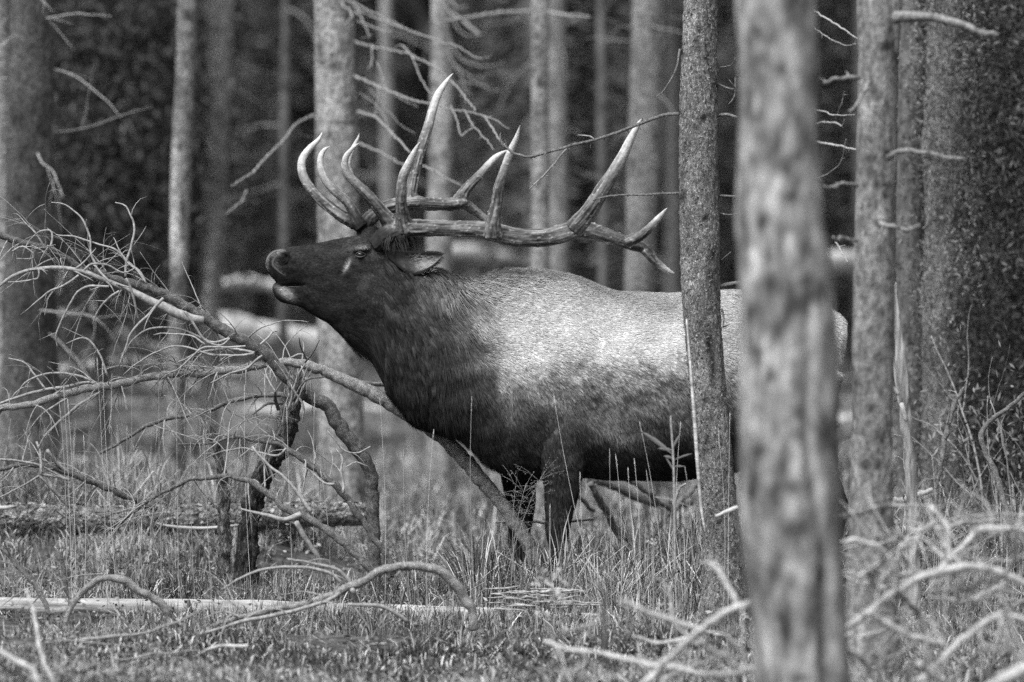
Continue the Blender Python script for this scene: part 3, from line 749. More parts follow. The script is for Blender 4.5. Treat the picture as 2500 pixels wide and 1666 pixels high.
def flog(r):
    i = r.integers(len(lp) - 1)
    a = r.uniform(-0.3, math.pi + .3)
    n_ = np.array([0, -math.cos(a), math.sin(a)])
    return lp[i] + n_ * lr[i] + np.array([r.uniform(-.02, .02), 0, 0]), n_, np.array([1.0, 0, 0])
flakes(lg, flog, 2600, 0.016, 'bark_log', 9)
branch_on(lg, [(380, 1276, .5), (400, 1282, 2.5), (440, 1288, 4), (500, 1290, 4), (560, 1285, 3), (590, 1280, .5)], 21.25, 21.25, 'pale_wood', name='peeled_strip')
branch_on(lg, [(-20, 1240, 5), (15, 1240, 5), (42, 1235, .6)], 21.25, 21.25, 'pale_wood', name='peeled_strip')
fl, flp, flr = log('trunk', [(-140, 1478, 20), (0, 1480, 21), (300, 1484, 21), (629, 1487, 21), (951, 1495, 19), (1183, 1503, 20), (1462, 1514, 16)], 19.35, 19.45, 'pale_wood', 'long smooth barkless pale log lying along the foreground grass', rough=0.007, rscale=30, seg=48, step=0.015, stretch=(.15, 1, 1), tone=.95)
for tr in ([(460, 1465, 4), (462, 1480, 6), (468, 1500, 6)], [(1300, 1503, 3), (1306, 1525, 4), (1312, 1545, 3)]):
    branch_on(fl, tr, 19.2, 19.2, 'bark_dark')
# splintered half-rotten log right of centre
bp = P(1320, 1470, 19.3)
t = thing('splintered_log', (bp[0], bp[1], 0), 'grey log split into loose splinters below the elk', 'log')
for k in range(30):
    x0 = 1183 + rr.uniform(-10, 200); x1 = x0 + rr.uniform(40, 150); y0 = 1440 + k * 1.5 + rr.uniform(-5, 5)
    branch_on(t, [(x0, y0 + rr.uniform(-3, 5), .8), ((x0 + x1) / 2, y0, rr.uniform(2, 4.2)), (min(x1, 1475), y0 + rr.uniform(-9, 9), 1)], 19.25 + rr.uniform(-.06, .06), None, 'splinter', seg=5, name='splinter', wob=.012)
# pale deadfall far behind, out of focus
far_logs = [([(535, 800, 40), (650, 822, 40), (790, 850, 40), (950, 880, 34)], 40, 'thick pale log lying on the slope behind the neck of the elk'),
            ([(520, 700, 9), (600, 690, 14), (690, 705, 10)], 46, 'short pale log beyond the nose of the elk'),
            ([(320, 700, 32), (370, 720, 36), (415, 745, 32)], 46, 'pale blurred log end left of the peeled trunk'),
            ([(150, 690, 34), (190, 700, 36), (235, 715, 26)], 48, 'pale blurred log near the left edge trunk'),
            ([(236, 750, 26), (268, 752, 30), (300, 758, 26)], 46, 'small pale log end between the left trunks'),
            ([(150, 770, 14), (200, 778, 16), (300, 830, 18), (420, 860, 18)], 40, 'grey fallen log low on the left beneath the arching dead limb'),
            ([(1085, 618, 18), (1150, 622, 22), (1220, 632, 18), (1290, 640, 12)], 50, 'pale blurred log right behind the ear of the elk'),
            ([(1385, 640, 17), (1430, 638, 20), (1468, 640, 16)], 56, 'pale log glowing above the back of the elk'),
            ([(1618, 640, 14), (1636, 640, 16), (1655, 640, 12)], 56, 'pale log end beside the hindmost antler tip'),
            ([(1940, 640, 22), (2022, 642, 26), (2060, 640, 26), (2150, 645, 24)], 44, 'bright pale log showing between the two blurred front trunks'),
            ([(150, 905, 14), (300, 890, 16), (420, 900, 14), (600, 915, 12)], 36, 'grey fallen log behind the pale arching limb'),
            ([(2140, 760, 14), (2240, 745, 14), (2262, 790, 12)], 40, 'pale log scrap beside the splintered snag')]
for tr, d, lab in far_logs:
    log('trunk', tr, d, d + 1.5, 'far_log', lab, seg=24, rough=0.05, rscale=7, step=0.08)
# random further deadfall
for k in range(54):
    d = rr.uniform(30, 58); x = rr.uniform(-100, 2600); L = rr.uniform(150, 420)
    y = 600 + 18000 / d - rr.uniform(8, 20)
    t, _, _ = log('trunk', [(x, y, rr.uniform(5, 15)), (x + L * .3, y + rr.uniform(-14, 10), rr.uniform(8, 15)), (x + L * .7, y + rr.uniform(-14, 10), rr.uniform(6, 15)), (x + L, y + rr.uniform(-24, 18), rr.uniform(3, 10))], d, d + rr.uniform(-3, 3), 'far_log' if k % 2 else 'bark_mid', 'blurred fallen log lying on the dim floor of the wood', seg=14, seed=k, rough=.05, rscale=4, step=.15)
    t['group'] = 'fallen logs on the floor of the wood'

# ------------------------------------------------------------------ dead limbs and their twigs
def limb(tr, d, d2, label, mat='bark_limb', twigs=10, tlen=0.25, tr0=0.004, side=None, name='dead_limb', cat='dead branch', seg=12, wob=0.02, sides=(), tmat='twig', seed=0, droop=.5, trange=(0.02, 0.95), rough=0.0015):
    pts, rad = PT(tr, d, d2)
    p_, r_ = smooth_path(pts, rad, 0.012)
    p_ = p_ + (np.stack([fbm(p_, 9, 1), fbm(p_, 9, 2), fbm(p_, 9, 3)], 1) - 0.5) * wob * 1.4
    p_ = p_ + (np.stack([vn(p_, 34, 11), vn(p_, 34, 12), vn(p_, 34, 13)], 1) - 0.5) * np.minimum(.012, r_[:, None] * .9)
    big = np.clip((r_.max() - .012) / .012, 0, 1)
    r_ = r_ * (.74 + .15 * big + (.45 - .25 * big) * vn(p_, 28, 7) + .15 * vn(p_, 70, 8))
    low = p_[int(np.argmin(p_[:, 2]))]
    t = thing(name, (low[0], low[1], min(low[2], gz(low[0], low[1]) + 0.02)), label, cat)
    V, Q, T = tube(p_, r_, seg)
    cen = np.vstack([np.repeat(p_, seg, 0), p_[:1], p_[-1:]])
    dv = V - cen; dv /= np.linalg.norm(dv, axis=1)[:, None] + 1e-9
    V = V + dv * ((fbm(V, 90, seed) - 0.5) * 2 * rough)[:, None]
    mb = MB().add(V, Q, T)
    r = random.Random(seed + 100)
    for k in range(int(len(p_) / 3)):           # small nubs where twigs broke off
        i = r.randint(1, len(p_) - 2)
        dvv = np.array([r.uniform(-1, 1), r.uniform(-1, 1), r.uniform(-1, 1)])
        q, r2 = stub_twig(p_[i], dvv, r_[i] + r.uniform(.002, .022), min(r_[i] * .4, .004), rr=r)
        mb.tube(q[:3], r2[:3], 4)
    obj('limb', mb, M[mat], t)
    for sx in sides:
        tr2 = sx[0]; dd = sx[1] if len(sx) > 1 else (d + d2) / 2
        p2, r2 = PT(tr2, dd, sx[2] if len(sx) > 2 else dd + 0.05)
        p2, r2 = smooth_path(p2, r2, 0.015)
        p2 = p2 + (np.stack([vn(p2, 22, 1), vn(p2, 22, 2), vn(p2, 22, 3)], 1) - 0.5) * 0.007
        m2 = MB().tube(p2, r2, 6)
        for q in range(len(p2) // 9):
            i = r.randint(1, len(p2) - 2)
            dvv = (p2[min(i + 1, len(p2) - 1)] - p2[i]); dvv = dvv / (np.linalg.norm(dvv) + 1e-9) + np.array([r.uniform(-1, 1), r.uniform(-.5, .5), r.uniform(-1, 1)])
            a3, b3 = stub_twig(p2[i], dvv, r.uniform(.03, .16), r2[i] * .6, rr=r)
            m2.tube(a3, b3, 4)
        obj('twig', m2, M[tmat], t)
    for k in range(twigs):
        i = int(len(p_) * r.uniform(*trange))
        i = min(max(i, 1), len(p_) - 2)
        T_ = p_[i + 1] - p_[i]; T_ /= np.linalg.norm(T_)
        dvv = T_ * r.uniform(-.6, .2) + np.array([r.uniform(-.4, .4), r.uniform(-.7, .7), r.uniform(-1, .9) if side is None else side * r.uniform(.3, 1)])
        m3 = twig_mesh(p_[i], dvv, tlen * r.uniform(.4, 1.4), min(tr0 * r.uniform(.6, 1.1), r_[i] * .6), droop, r.randint(1, 4), rr=r)
        obj('twig', m3, M[tmat], t)
    return t

# B1: the great dark limb from the left edge
limb([(-60, 560, 8), (0, 576, 8), (62, 595, 8), (124, 614, 9), (166, 636, 9), (199, 659, 9), (240, 668, 10), (269, 678, 10), (307, 690, 11), (373, 707, 11), (431, 736, 12), (497, 777, 13), (560, 815, 14), (622, 848, 14), (663, 877, 15), (705, 927, 16), (758, 968, 16), (800, 993, 16), (827, 1037, 17), (858, 1078, 17), (885, 1113, 16), (903, 1158, 15), (909, 1203, 15), (912, 1300, 15), (915, 1470, 15)], 19.6, 20.2,
     'long dark dead limb rising from the centre grass to the left edge', wob=.008, seed=1, twigs=52, tlen=.32, trange=(.03, .5), sides=(
     ([(0, 699, 3), (25, 678, 4), (62, 663, 4.5), (100, 656, 5), (141, 653, 5), (199, 663, 6), (265, 688, 6), (310, 705, 7), (356, 730, 10), (414, 757, 12), (456, 775, 12), (497, 782, 9)], 19.55),
     ([(307, 676, 3.5), (309, 637, 3.2), (321, 599, 3), (327, 562, 2.8), (321, 529, 2.4), (307, 504, 2), (280, 495, 1.4)], 19.6),
     ([(236, 650, 3.2), (224, 625, 3), (220, 603, 2.8), (218, 574, 2.6), (203, 541, 2.4), (182, 516, 2), (153, 498, 1.6), (126, 493, 1)], 19.6),
     ([(356, 692, 3), (344, 666, 2.8), (315, 641, 2.6), (286, 612, 2.6), (255, 600, 2.5), (224, 593, 2.4), (182, 578, 2.2), (137, 574, 1.6)], 19.6),
     ([(120, 607, 3), (128, 578, 2.6), (122, 564, 2.4), (95, 568, 2), (75, 585, 1.8), (60, 610, 1.6), (54, 632, 1)], 19.6),
     ([(191, 674, 3), (153, 699, 2.8), (116, 715, 2.4), (68, 756, 1.4)], 19.5), ([(265, 699, 3), (220, 699, 3), (199, 707, 2.8), (182, 724, 2.6), (162, 761, 2.4), (145, 794, 2.2), (137, 823, 2), (139, 850, 1.2)], 19.45),
     ([(290, 712, 3), (257, 736, 2.6), (236, 765, 2.2), (228, 792, 1.4)], 19.5), ([(307, 680, 4), (323, 715, 3.4), (332, 757, 3), (340, 782, 2)], 19.45),
     ([(398, 728, 4), (365, 765, 3.4), (332, 798, 3), (315, 825, 2.8), (307, 848, 2.6), (298, 875, 2.2), (290, 898, 1.4)], 19.4), ([(452, 761, 3.6), (477, 798, 3.2), (506, 835, 3), (539, 844, 2.8), (560, 827, 2)], 19.5),
     ([(622, 862, 3.4), (590, 855, 3.2), (560, 852, 3), (497, 860, 2.8), (435, 885, 2)], 19.6), ([(620, 864, 3), (580, 868, 2.8), (518, 866, 2.6), (456, 848, 2.4), (414, 848, 2.2), (380, 862, 2), (330, 890, 1.8), (302, 915, 1)], 19.5),
     ([(560, 827, 3), (520, 836, 3), (480, 820, 2.8), (435, 802, 2.6), (373, 802, 2.4), (332, 823, 2), (303, 865, 1.3)], 19.6), ([(600, 845, 2.8), (550, 850, 2.6), (500, 848, 2.5), (470, 870, 2.4), (430, 905, 2), (400, 910, 1.2)], 19.4),
     ([(500, 840, 2.4), (470, 822, 2.2), (420, 815, 2), (375, 817, 1.2)], 19.5), ([(637, 841, 3), (655, 822, 2.6), (666, 810, 2.4), (677, 809, 1.4)], 19.5), ([(640, 868, 3), (600, 900, 3), (560, 912, 2.4), (515, 935, 1.6)], 19.6),
     ([(270, 690, 3), (245, 665, 3), (228, 645, 2.6)], 19.5), ([(205, 660, 2.8), (225, 645, 2.6), (262, 648, 2.4), (300, 668, 2.2), (330, 655, 1.2)], 19.5), ([(30, 615, 2.6), (55, 602, 2.4), (82, 622, 2.2), (75, 633, 1.6), (40, 632, 1)], 19.5),
     ([(95, 658, 2.4), (92, 680, 2.2), (60, 685, 2), (20, 690, 1.4)], 19.5), ([(357, 692, 2.4), (340, 665, 2.2), (310, 640, 2), (290, 610, 1.8), (277, 580, 1)], 19.55)))
# B2: paler limb that sweeps under the chest
limb([(-60, 1010, 8), (0, 997, 8), (83, 985, 8), (166, 960, 9), (265, 943, 9), (332, 927, 9), (414, 914, 9), (497, 910, 10), (580, 902, 10), (642, 889, 10), (705, 885, 10), (767, 896, 12), (800, 910, 13), (845, 930, 14), (889, 953, 15), (934, 975, 16), (979, 1002, 16), (1023, 1033, 17), (1068, 1060, 17), (1112, 1100, 17), (1157, 1149, 17), (1193, 1194, 17), (1229, 1238, 16), (1290, 1330, 16), (1330, 1440, 15)], 19.85, 20.12,
     'pale bumpy limb arching from the left edge down under the chest of the elk', mat='bark_bumpy', wob=.008, seed=2, twigs=64, tlen=.30, trange=(.02, .5), sides=(
     ([(0, 985, 3), (45, 970, 3.4), (104, 953, 4), (166, 944, 4), (210, 935, 4), (260, 940, 3)], 20.1), ([(222, 930, 3), (190, 918, 3), (150, 912, 2.8), (104, 915, 2.6), (62, 935, 2.2), (40, 965, 1.4)], 20.1),
     ([(110, 950, 2.6), (85, 915, 2.4), (60, 885, 2), (20, 875, 1.2)], 20.2), ([(265, 920, 2.8), (245, 870, 2.6), (225, 838, 2.4), (200, 825, 2), (162, 840, 1.2)], 20.2),
     ([(270, 945, 4), (200, 985, 4), (150, 1025, 3.6), (110, 1065, 3), (92, 1100, 2)], 20), ([(180, 965, 3), (120, 1000, 2.6), (85, 1030, 2), (70, 1060, 1.4)], 20), ([(900, 957, 3), (935, 960, 2.8), (960, 985, 1.8)], 20.1),
     ([(1060, 1046, 3), (1085, 1043, 3), (1098, 1048, 2)], 20.2), ([(1075, 1062, 3), (1097, 1058, 3)], 20.2), ([(845, 928, 3), (900, 937, 5), (945, 940, 6)], 20.35), ([(705, 875, 2.4), (735, 866, 2.2), (762, 885, 1.6)], 20.0), ([(735, 888, 2), (742, 855, 2), (738, 835, 1)], 20.0)))
limb([(240, 1108, 3), (311, 1072, 4), (356, 1043, 5), (414, 1022, 5), (468, 1012, 5), (518, 997, 5), (580, 976, 5), (647, 966, 6), (700, 966, 7)], 20.7, 20.3, 'thin straight dead limb running left from the splintered stump', seed=3, twigs=20, tlen=.22)
limb([(432, 1085, 2), (511, 1081, 3), (570, 1066, 4), (613, 1072, 5), (668, 1083, 6), (707, 1101, 7), (759, 1136, 8), (814, 1184, 8), (845, 1215, 8), (877, 1258, 8), (908, 1305, 8), (944, 1360, 8), (960, 1400, 8)], 19.4, 19.5, 'bare limb slanting down right in front of the splintered stump', seed=4, twigs=26, tlen=.28, trange=(.02, .6), tmat='twig',
     sides=(([(700, 1095, 3), (680, 1112, 3), (650, 1110, 3), (600, 1095, 3), (550, 1100, 2), (500, 1120, 1.4)], 19.4), ([(815, 1184, 4), (790, 1180, 3), (770, 1160, 3), (755, 1150, 2)], 19.35), ([(838, 1205, 4), (838, 1180, 3.4), (832, 1150, 3), (836, 1120, 2.4), (820, 1095, 1.6)], 19.35),
            ([(800, 1052, 1.6), (835, 1095, 2), (870, 1106, 2), (905, 1090, 1.4)], 19.3), ([(845, 1140, 1.4), (870, 1130, 1.8), (900, 1140, 1.4)], 19.3)))
limb([(255, 1330, 2), (306, 1270, 3), (354, 1231, 4), (413, 1195, 4.5), (452, 1172, 5), (491, 1166, 5), (550, 1164, 6), (589, 1172, 6), (629, 1188, 7), (668, 1215, 7), (707, 1246, 8), (739, 1258, 9), (767, 1274, 9), (802, 1301, 9), (841, 1329, 9), (877, 1364, 9), (916, 1404, 9)], 19.3, 19.1, 'arched bare limb crossing in front of the mossy log', seed=5, twigs=28, tlen=.28, trange=(.02, .65),
     sides=(([(589, 1243, 2.4), (620, 1250, 3.4), (648, 1258, 4.5), (699, 1268, 6), (735, 1256, 8)], 19.2, 19.15), ([(723, 1274, 7), (747, 1317, 7), (774, 1356, 7), (786, 1390, 6)], 19.15), ([(400, 1240, 2.4), (395, 1280, 2.4), (372, 1330, 2.2), (380, 1360, 1.6)], 19.2),
            ([(375, 1240, 2), (370, 1300, 3), (390, 1357, 2)], 19.1), ([(615, 1090, 3), (650, 1130, 3.4), (700, 1172, 4), (739, 1219, 5), (760, 1250, 6)], 19.25, 19.2), ([(640, 1110, 2.6), (665, 1160, 3), (690, 1230, 3.4)], 19.3)))
limb([(-60, 1150, 4), (0, 1144, 5), (59, 1134, 5), (118, 1140, 6), (157, 1152, 6), (216, 1172, 7), (255, 1191, 7), (306, 1211, 8), (346, 1226, 9), (380, 1240, 8)], 20.3, 20.6, 'bare limb leaning onto the mossy log at the left', seed=6, twigs=28, tlen=.28,
     sides=(([(0, 1122, 3), (50, 1128, 3), (100, 1138, 3), (170, 1175, 2)], 20.2), ([(170, 1172, 4), (130, 1162, 3.4), (98, 1162, 3), (60, 1185, 2.4), (0, 1215, 1.6)], 20.2), ([(100, 1160, 4), (100, 1120, 3.6), (90, 1080, 3)], 20.2), ([(98, 1165, 3), (130, 1200, 3), (160, 1230, 2)], 20.2), ([(115, 1100, 5), (150, 1140, 5), (180, 1160, 4)], 20.4)))
# foreground arches
limb([(511, 1527, 4), (589, 1506, 6), (668, 1490, 7), (740, 1475, 8), (800, 1459, 9), (838, 1443, 10), (869, 1427, 10), (920, 1400, 10), (975, 1388, 10), (1022, 1388, 10), (1073, 1400, 11), (1113, 1427, 12), (1136, 1459, 12), (1152, 1485, 10), (1156, 1540, 10)], 18.3, 18.4, 'arched bare limb springing over the grass in the lower centre', mat='bark_bumpy', seed=7, twigs=24, tlen=.26, side=None, trange=(.02, .6),
     sides=(([(860, 1440, 6), (866, 1455, 6), (870, 1478, 4)], 18.3), ([(990, 1385, 4), (985, 1372, 3)], 18.3), ([(500, 1545, 3), (600, 1516, 5), (700, 1496, 5), (790, 1470, 5), (830, 1448, 5)], 18.2), ([(700, 1365, 2.6), (760, 1375, 3), (820, 1390, 4), (850, 1415, 5), (862, 1432, 5)], 18.3),
            ([(540, 1440, 2), (600, 1405, 3), (660, 1388, 3.4), (740, 1386, 4), (800, 1398, 4), (835, 1425, 4)], 18.35), ([(850, 1476, 4), (920, 1478, 5), (970, 1500, 5), (995, 1520, 5)], 18.2)))
limb([(160, 1560, 5), (165, 1502, 6), (189, 1463, 7), (212, 1435, 8), (251, 1413, 9), (291, 1415, 9), (326, 1431, 9), (365, 1455, 9), (393, 1474, 9), (409, 1502, 8), (412, 1560, 7)], 18.45, 18.45, 'small hooped limb standing over the pale log at the left', mat='bark_bumpy', seed=8, twigs=4, tlen=.12, trange=(.2, .9))
limb([(-40, 1330, 4), (10, 1345, 4), (50, 1385, 5), (75, 1420, 5), (100, 1455, 6), (120, 1500, 5)], 19, 18.8, 'thin bent limb at the left above the pale log', seed=9, twigs=16, tlen=.24, droop=.1)
limb([(147, 1350, 4), (158, 1400, 5), (168, 1450, 5), (172, 1490, 5)], 18.8, 18.8, 'short upright stick above the pale log', seed=10, twigs=2, tlen=.1)
limb([(66, 1440, 3), (83, 1474, 5), (88, 1522, 5), (98, 1580, 6), (118, 1632, 6), (140, 1700, 6)], 16.6, 16.4, 'pale blurred stick rising in the bottom left corner', mat='pale_wood', seed=11, twigs=3, tlen=.1)
limb([(-40, 1570, 7), (0, 1588, 7), (39, 1612, 8), (71, 1635, 8), (90, 1666, 7), (110, 1720, 6)], 15.6, 15.4, 'pale blurred stick cut by the bottom left corner', mat='pale_wood', seed=12, twigs=3, tlen=.1)
# foreground middle right
limb([(1540, 1710, 9), (1578, 1666, 9), (1643, 1605, 9), (1690, 1553, 9), (1727, 1521, 9), (1774, 1493, 9), (1821, 1474, 9), (1850, 1462, 6)], 15.3, 15.0, 'blurred pale limb slanting up to the foot of the front trunk', mat='brush', seed=13, twigs=8, tlen=.25,
     sides=(([(1522, 1465, 4), (1587, 1497, 6), (1643, 1516, 6), (1699, 1532, 7), (1715, 1535, 6)], 15.3), ([(1705, 1560, 6), (1740, 1588, 7), (1774, 1610, 7), (1821, 1642, 7)], 15.2), ([(1765, 1505, 6), (1765, 1539, 6), (1800, 1580, 6), (1821, 1605, 6)], 15.1), ([(1800, 1482, 7), (1793, 1460, 7), (1774, 1427, 7), (1751, 1390, 7), (1727, 1371, 5)], 15.1)), tmat='brush')
limb([(1330, 1570, 5), (1400, 1586, 6), (1470, 1591, 6), (1507, 1603, 6), (1587, 1624, 7), (1662, 1633, 7), (1704, 1645, 7), (1788, 1642, 8), (1860, 1630, 7)], 15.6, 15.2, 'blurred pale limb lying flat along the bottom of the view', mat='brush', seed=14, twigs=6, tlen=.2, tmat='brush')
limb([(1477, 1440, 4), (1477, 1488, 5), (1477, 1544, 6), (1484, 1605, 6), (1503, 1661, 6), (1530, 1730, 6)], 15.6, 15.6, 'dark blurred stem curving up left of the front trunk', mat='bark_dark', seed=15, twigs=0)
# the tangle at the right
br = [([(2040, 1326, 5), (2054, 1324, 6), (2101, 1322, 6), (2148, 1343, 7), (2167, 1362, 8), (2185, 1399, 8), (2192, 1445, 8)], 15.6, 'pale blurred twig hooking right out from the front trunk'),
      ([(2068, 1535, 7), (2125, 1488, 8), (2171, 1455, 9), (2232, 1418, 9), (2288, 1399, 10), (2358, 1390, 10), (2428, 1397, 10), (2500, 1423, 10), (2580, 1460, 10)], 15.4, 'main pale limb running across the tangle of dead wood'),
      ([(2288, 1400, 7), (2320, 1365, 7), (2358, 1334, 7), (2396, 1296, 7), (2452, 1294, 8), (2520, 1298, 8)], 15.7, 'pale limb forking upward at the top of the tangle'),
      ([(2310, 1392, 7), (2318, 1360, 7), (2320, 1330, 7), (2312, 1287, 7), (2288, 1254, 6), (2270, 1235, 5)], 15.7, 'pale upright limb curving over in the tangle'),
      ([(2125, 1492, 7), (2140, 1510, 7), (2185, 1535, 8), (2255, 1558, 8), (2300, 1570, 7)], 15.2, 'pale limb crossing low beside the front trunk'),
      ([(2240, 1670, 9), (2274, 1633, 9), (2335, 1577, 8), (2391, 1530, 8), (2438, 1509, 8), (2500, 1514, 8), (2560, 1525, 7)], 15.0, 'pale limb bowing across the lower right of the tangle'),
      ([(2240, 1615, 7), (2265, 1638, 9), (2312, 1670, 9), (2350, 1710, 9)], 14.9, 'stout pale stub at the bottom of the tangle'),
      ([(2396, 1577, 6), (2450, 1585, 6), (2500, 1600, 6), (2550, 1615, 5)], 15.1, 'short pale limb at the lower right edge'),
      ([(2400, 1690, 14), (2438, 1664, 15), (2500, 1631, 15), (2580, 1600, 15)], 14.6, 'thick blurred limb crossing the bottom right corner'),
      ([(2060, 1575, 5), (2083, 1591, 7), (2105, 1610, 8), (2118, 1635, 8), (2110, 1675, 6)], 15.0, 'hooked pale limb at the foot of the front trunk'),
      ([(2190, 1445, 6), (2215, 1470, 7), (2251, 1507, 7), (2262, 1560, 6)], 15.4, 'dull limb dropping through the middle of the tangle'),
      ([(2500, 1250, 6), (2475, 1330, 7), (2460, 1400, 7), (2440, 1480, 6)], 15.8, 'pale limb standing at the right edge above the tangle'),
      ([(2115, 1380, 6), (2135, 1420, 7), (2160, 1455, 7), (2170, 1480, 6)], 15.7, 'short pale limb leaning behind the front trunk'),
      ([(2285, 1270, 5), (2200, 1330, 6), (2230, 1390, 6), (2290, 1420, 5)], 16.2, 'loose pale limb at the upper left of the tangle')]
for i, (tr, d, lab) in enumerate(br):
    limb(tr, d, d + .1, lab, mat='brush' if i != 10 else 'bark_limb', seed=30 + i, twigs=7, tlen=.24, tr0=.006, tmat='brush' if i % 2 else 'twig', droop=.1, wob=.02)
r9 = random.Random(77)
for i in range(52):
    right = i < 43
    x0 = r9.uniform(2060, 2460) if right else r9.uniform(1400, 1740); y0 = r9.uniform(1230, 1650) if right else r9.uniform(1500, 1660)
    a = r9.uniform(-.9, .9) + (math.pi if r9.random() < .5 else 0); tr = [(x0, y0, r9.uniform(2.8, 5.8))]
    for k in range(r9.randint(3, 5)):
        a += r9.uniform(-.55, .55); L = r9.uniform(35, 70)
        tr.append((tr[-1][0] + math.cos(a) * L, tr[-1][1] + math.sin(a) * L * .8, tr[-1][2] * .86))
    d9 = r9.uniform(15.2, 16.6)
    t = limb(tr, d9, d9 + r9.uniform(-.2, .2), 'blurred pale dead twig tangled with others low in front of the trunks', mat=('brush', 'twig', 'twig', 'bark_limb')[i % 4], seed=200 + i, twigs=4, tmat='twig', tlen=.16, tr0=.005, droop=.1, wob=.02)
    t['group'] = 'loose pale twigs in the foreground tangles'
# deadfall behind the elk's belly, seen between the legs and trunk
for i, (tr, d, lab) in enumerate([([(1430, 1165, 12), (1480, 1180, 12), (1540, 1205, 12), (1600, 1225, 11), (1690, 1225, 9)], 22.3, 'mossy limb lying behind the front legs of the elk'),
                       ([(1470, 1145, 6), (1520, 1165, 7), (1580, 1200, 7), (1640, 1250, 7)], 21.8, 'dead limb slanting down behind the belly of the elk'),
                       ([(1440, 1180, 8), (1470, 1230, 9), (1500, 1290, 9), (1560, 1340, 9)], 21.6, 'ringed limb dropping into the grass below the belly'),
                       ([(1235, 1080, 5), (1340, 1150, 6), (1402, 1205, 6), (1450, 1245, 5)], 21.4, 'thin limb seen slanting between the front legs'),
                       ([(1560, 1340, 5), (1640, 1250, 7), (1700, 1180, 6)], 22.0, 'slanting limb leaning behind the flaky trunk')]):
    limb(tr, d, d + .3, lab, mat='bark_limb', seed=50 + i, twigs=6, tlen=.2)
limb([(1210, 1277, 2), (1303, 1275, 4), (1330, 1275, 4), (1400, 1272, 4), (1450, 1266, 3)], 20.6, 20.6, 'thin white stick lying level behind the front legs', mat='pale_wood', seed=60, twigs=0)
limb([(1650, 1235, 4), (1655, 1205, 4), (1660, 1190, 3), (1675, 1180, 2)], 20.9, 20.9, 'short white peeled stick standing behind the belly', mat='pale_wood', seed=61, twigs=0)
limb([(1745, 1262, 4), (1775, 1250, 5), (1800, 1240, 5)], 18.2, 18.2, 'short pale stick at the foot of the flaky trunk', mat='pale_wood', seed=62, twigs=0)
limb([(2180, 1215, 5), (2200, 1222, 7), (2240, 1212, 7), (2275, 1195, 5)], 19.2, 19.2, 'pale stick propped at the foot of the splintered snag', mat='twig', seed=63, twigs=7, tlen=.18)
limb([(2185, 1270, 5), (2195, 1300, 7), (2215, 1318, 7), (2245, 1305, 6), (2240, 1250, 4)], 17.6, 17.6, 'hooked pale root below the splintered snag', mat='pale_wood', seed=64, twigs=3, tlen=.15)
limb([(2280, 1240, 5), (2300, 1100, 6), (2330, 990, 6), (2350, 950, 4)], 20.6, 20.8, 'thin grey limb rising through the shrub at the right', seed=65, twigs=6, tlen=.2)
limb([(2480, 1330, 6), (2440, 1180, 7), (2400, 1060, 6), (2480, 980, 5), (2540, 930, 4)], 20.2, 20.5, 'crooked grey limb across the right-hand shrub', seed=66, twigs=6, tlen=.2)

# splintered stump in front of the left limbs
bp = P(650, 1400, 20.0)
st = thing('broken_stump', (bp[0], bp[1], 0), 'dark leaning broken stump with a torn splintered top', 'stump')
pts, rad = PT([(733, 915, 14), (722, 950, 20), (714, 985, 22), (706, 1020, 23), (697, 1055, 24), (678, 1100, 24), (652, 1145, 23), (630, 1190, 22), (616, 1240, 22), (606, 1310, 24), (598, 1440, 27)], 19.9, 20.1)
p_, r_ = smooth_path(pts, rad, 0.01)
V, Q, T = tube(p_, r_, 40, 0.9)
cen = np.vstack([np.repeat(p_, 40, 0), p_[:1], p_[-1:]]); dv = V - cen; dv /= np.linalg.norm(dv, axis=1)[:, None] + 1e-9
V = V + dv * ((fbm(V * [1, 1, .3], 60, 3) - 0.5) * 0.06)[:, None]
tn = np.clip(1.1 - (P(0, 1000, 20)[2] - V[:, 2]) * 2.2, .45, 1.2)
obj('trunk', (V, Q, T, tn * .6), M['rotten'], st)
for (xa, ya, xb, yb, w) in ((725, 935, 745, 888, 6), (718, 930, 690, 888, 4), (715, 950, 670, 880, 3), (735, 940, 752, 892, 4), (712, 960, 728, 900, 4), (704, 1000, 712, 940, 4), (735, 960, 760, 905, 3), (690, 1040, 706, 960, 4), (720, 990, 741, 930, 4), (708, 940, 708, 905, 3)):
    branch_on(st, [(xa, ya, w), ((xa + xb) / 2 + rr.uniform(-5, 5), (ya + yb) / 2, w * .7), (xb, yb, .8)], 19.85, 19.8, 'splinter', seg=5, name='splinter')
for tr in ([(690, 985, 4), (655, 985, 4), (640, 995, 3), (617, 1012, 2)], [(680, 1000, 5), (672, 975, 4), (672, 955, 3)], [(715, 980, 3), (745, 930, 3), (792, 920, 2.4)], [(715, 950, 3), (740, 990, 3), (738, 1030, 2)], [(745, 885, 2.4), (765, 860, 2), (780, 830, 1.2)], [(750, 880, 2), (735, 850, 2), (730, 825, 1)]):
    branch_on(st, tr, 19.8, 19.7, 'bark_limb', seg=6)
bp = P(530, 1200, 20.6)
st2 = thing('broken_stump', (bp[0], bp[1], 0), 'thin dark stump standing behind the arched limb', 'stump')
pts, rad = PT([(505, 1035, 5), (518, 1060, 9), (530, 1100, 11), (540, 1150, 11), (545, 1220, 12), (550, 1400, 14)], 20.6)
p_, r_ = smooth_path(pts, rad, 0.015)
V, Q, T = tube(p_, r_, 24); V = V + (np.stack([fbm(V * [1, 1, .4], 50, 3), fbm(V * [1, 1, .4], 50, 4), fbm(V, 20, 5)], 1) - .5) * .05
obj('trunk', (V, Q, T, np.full(len(V), .8)), M['rotten'], st2)

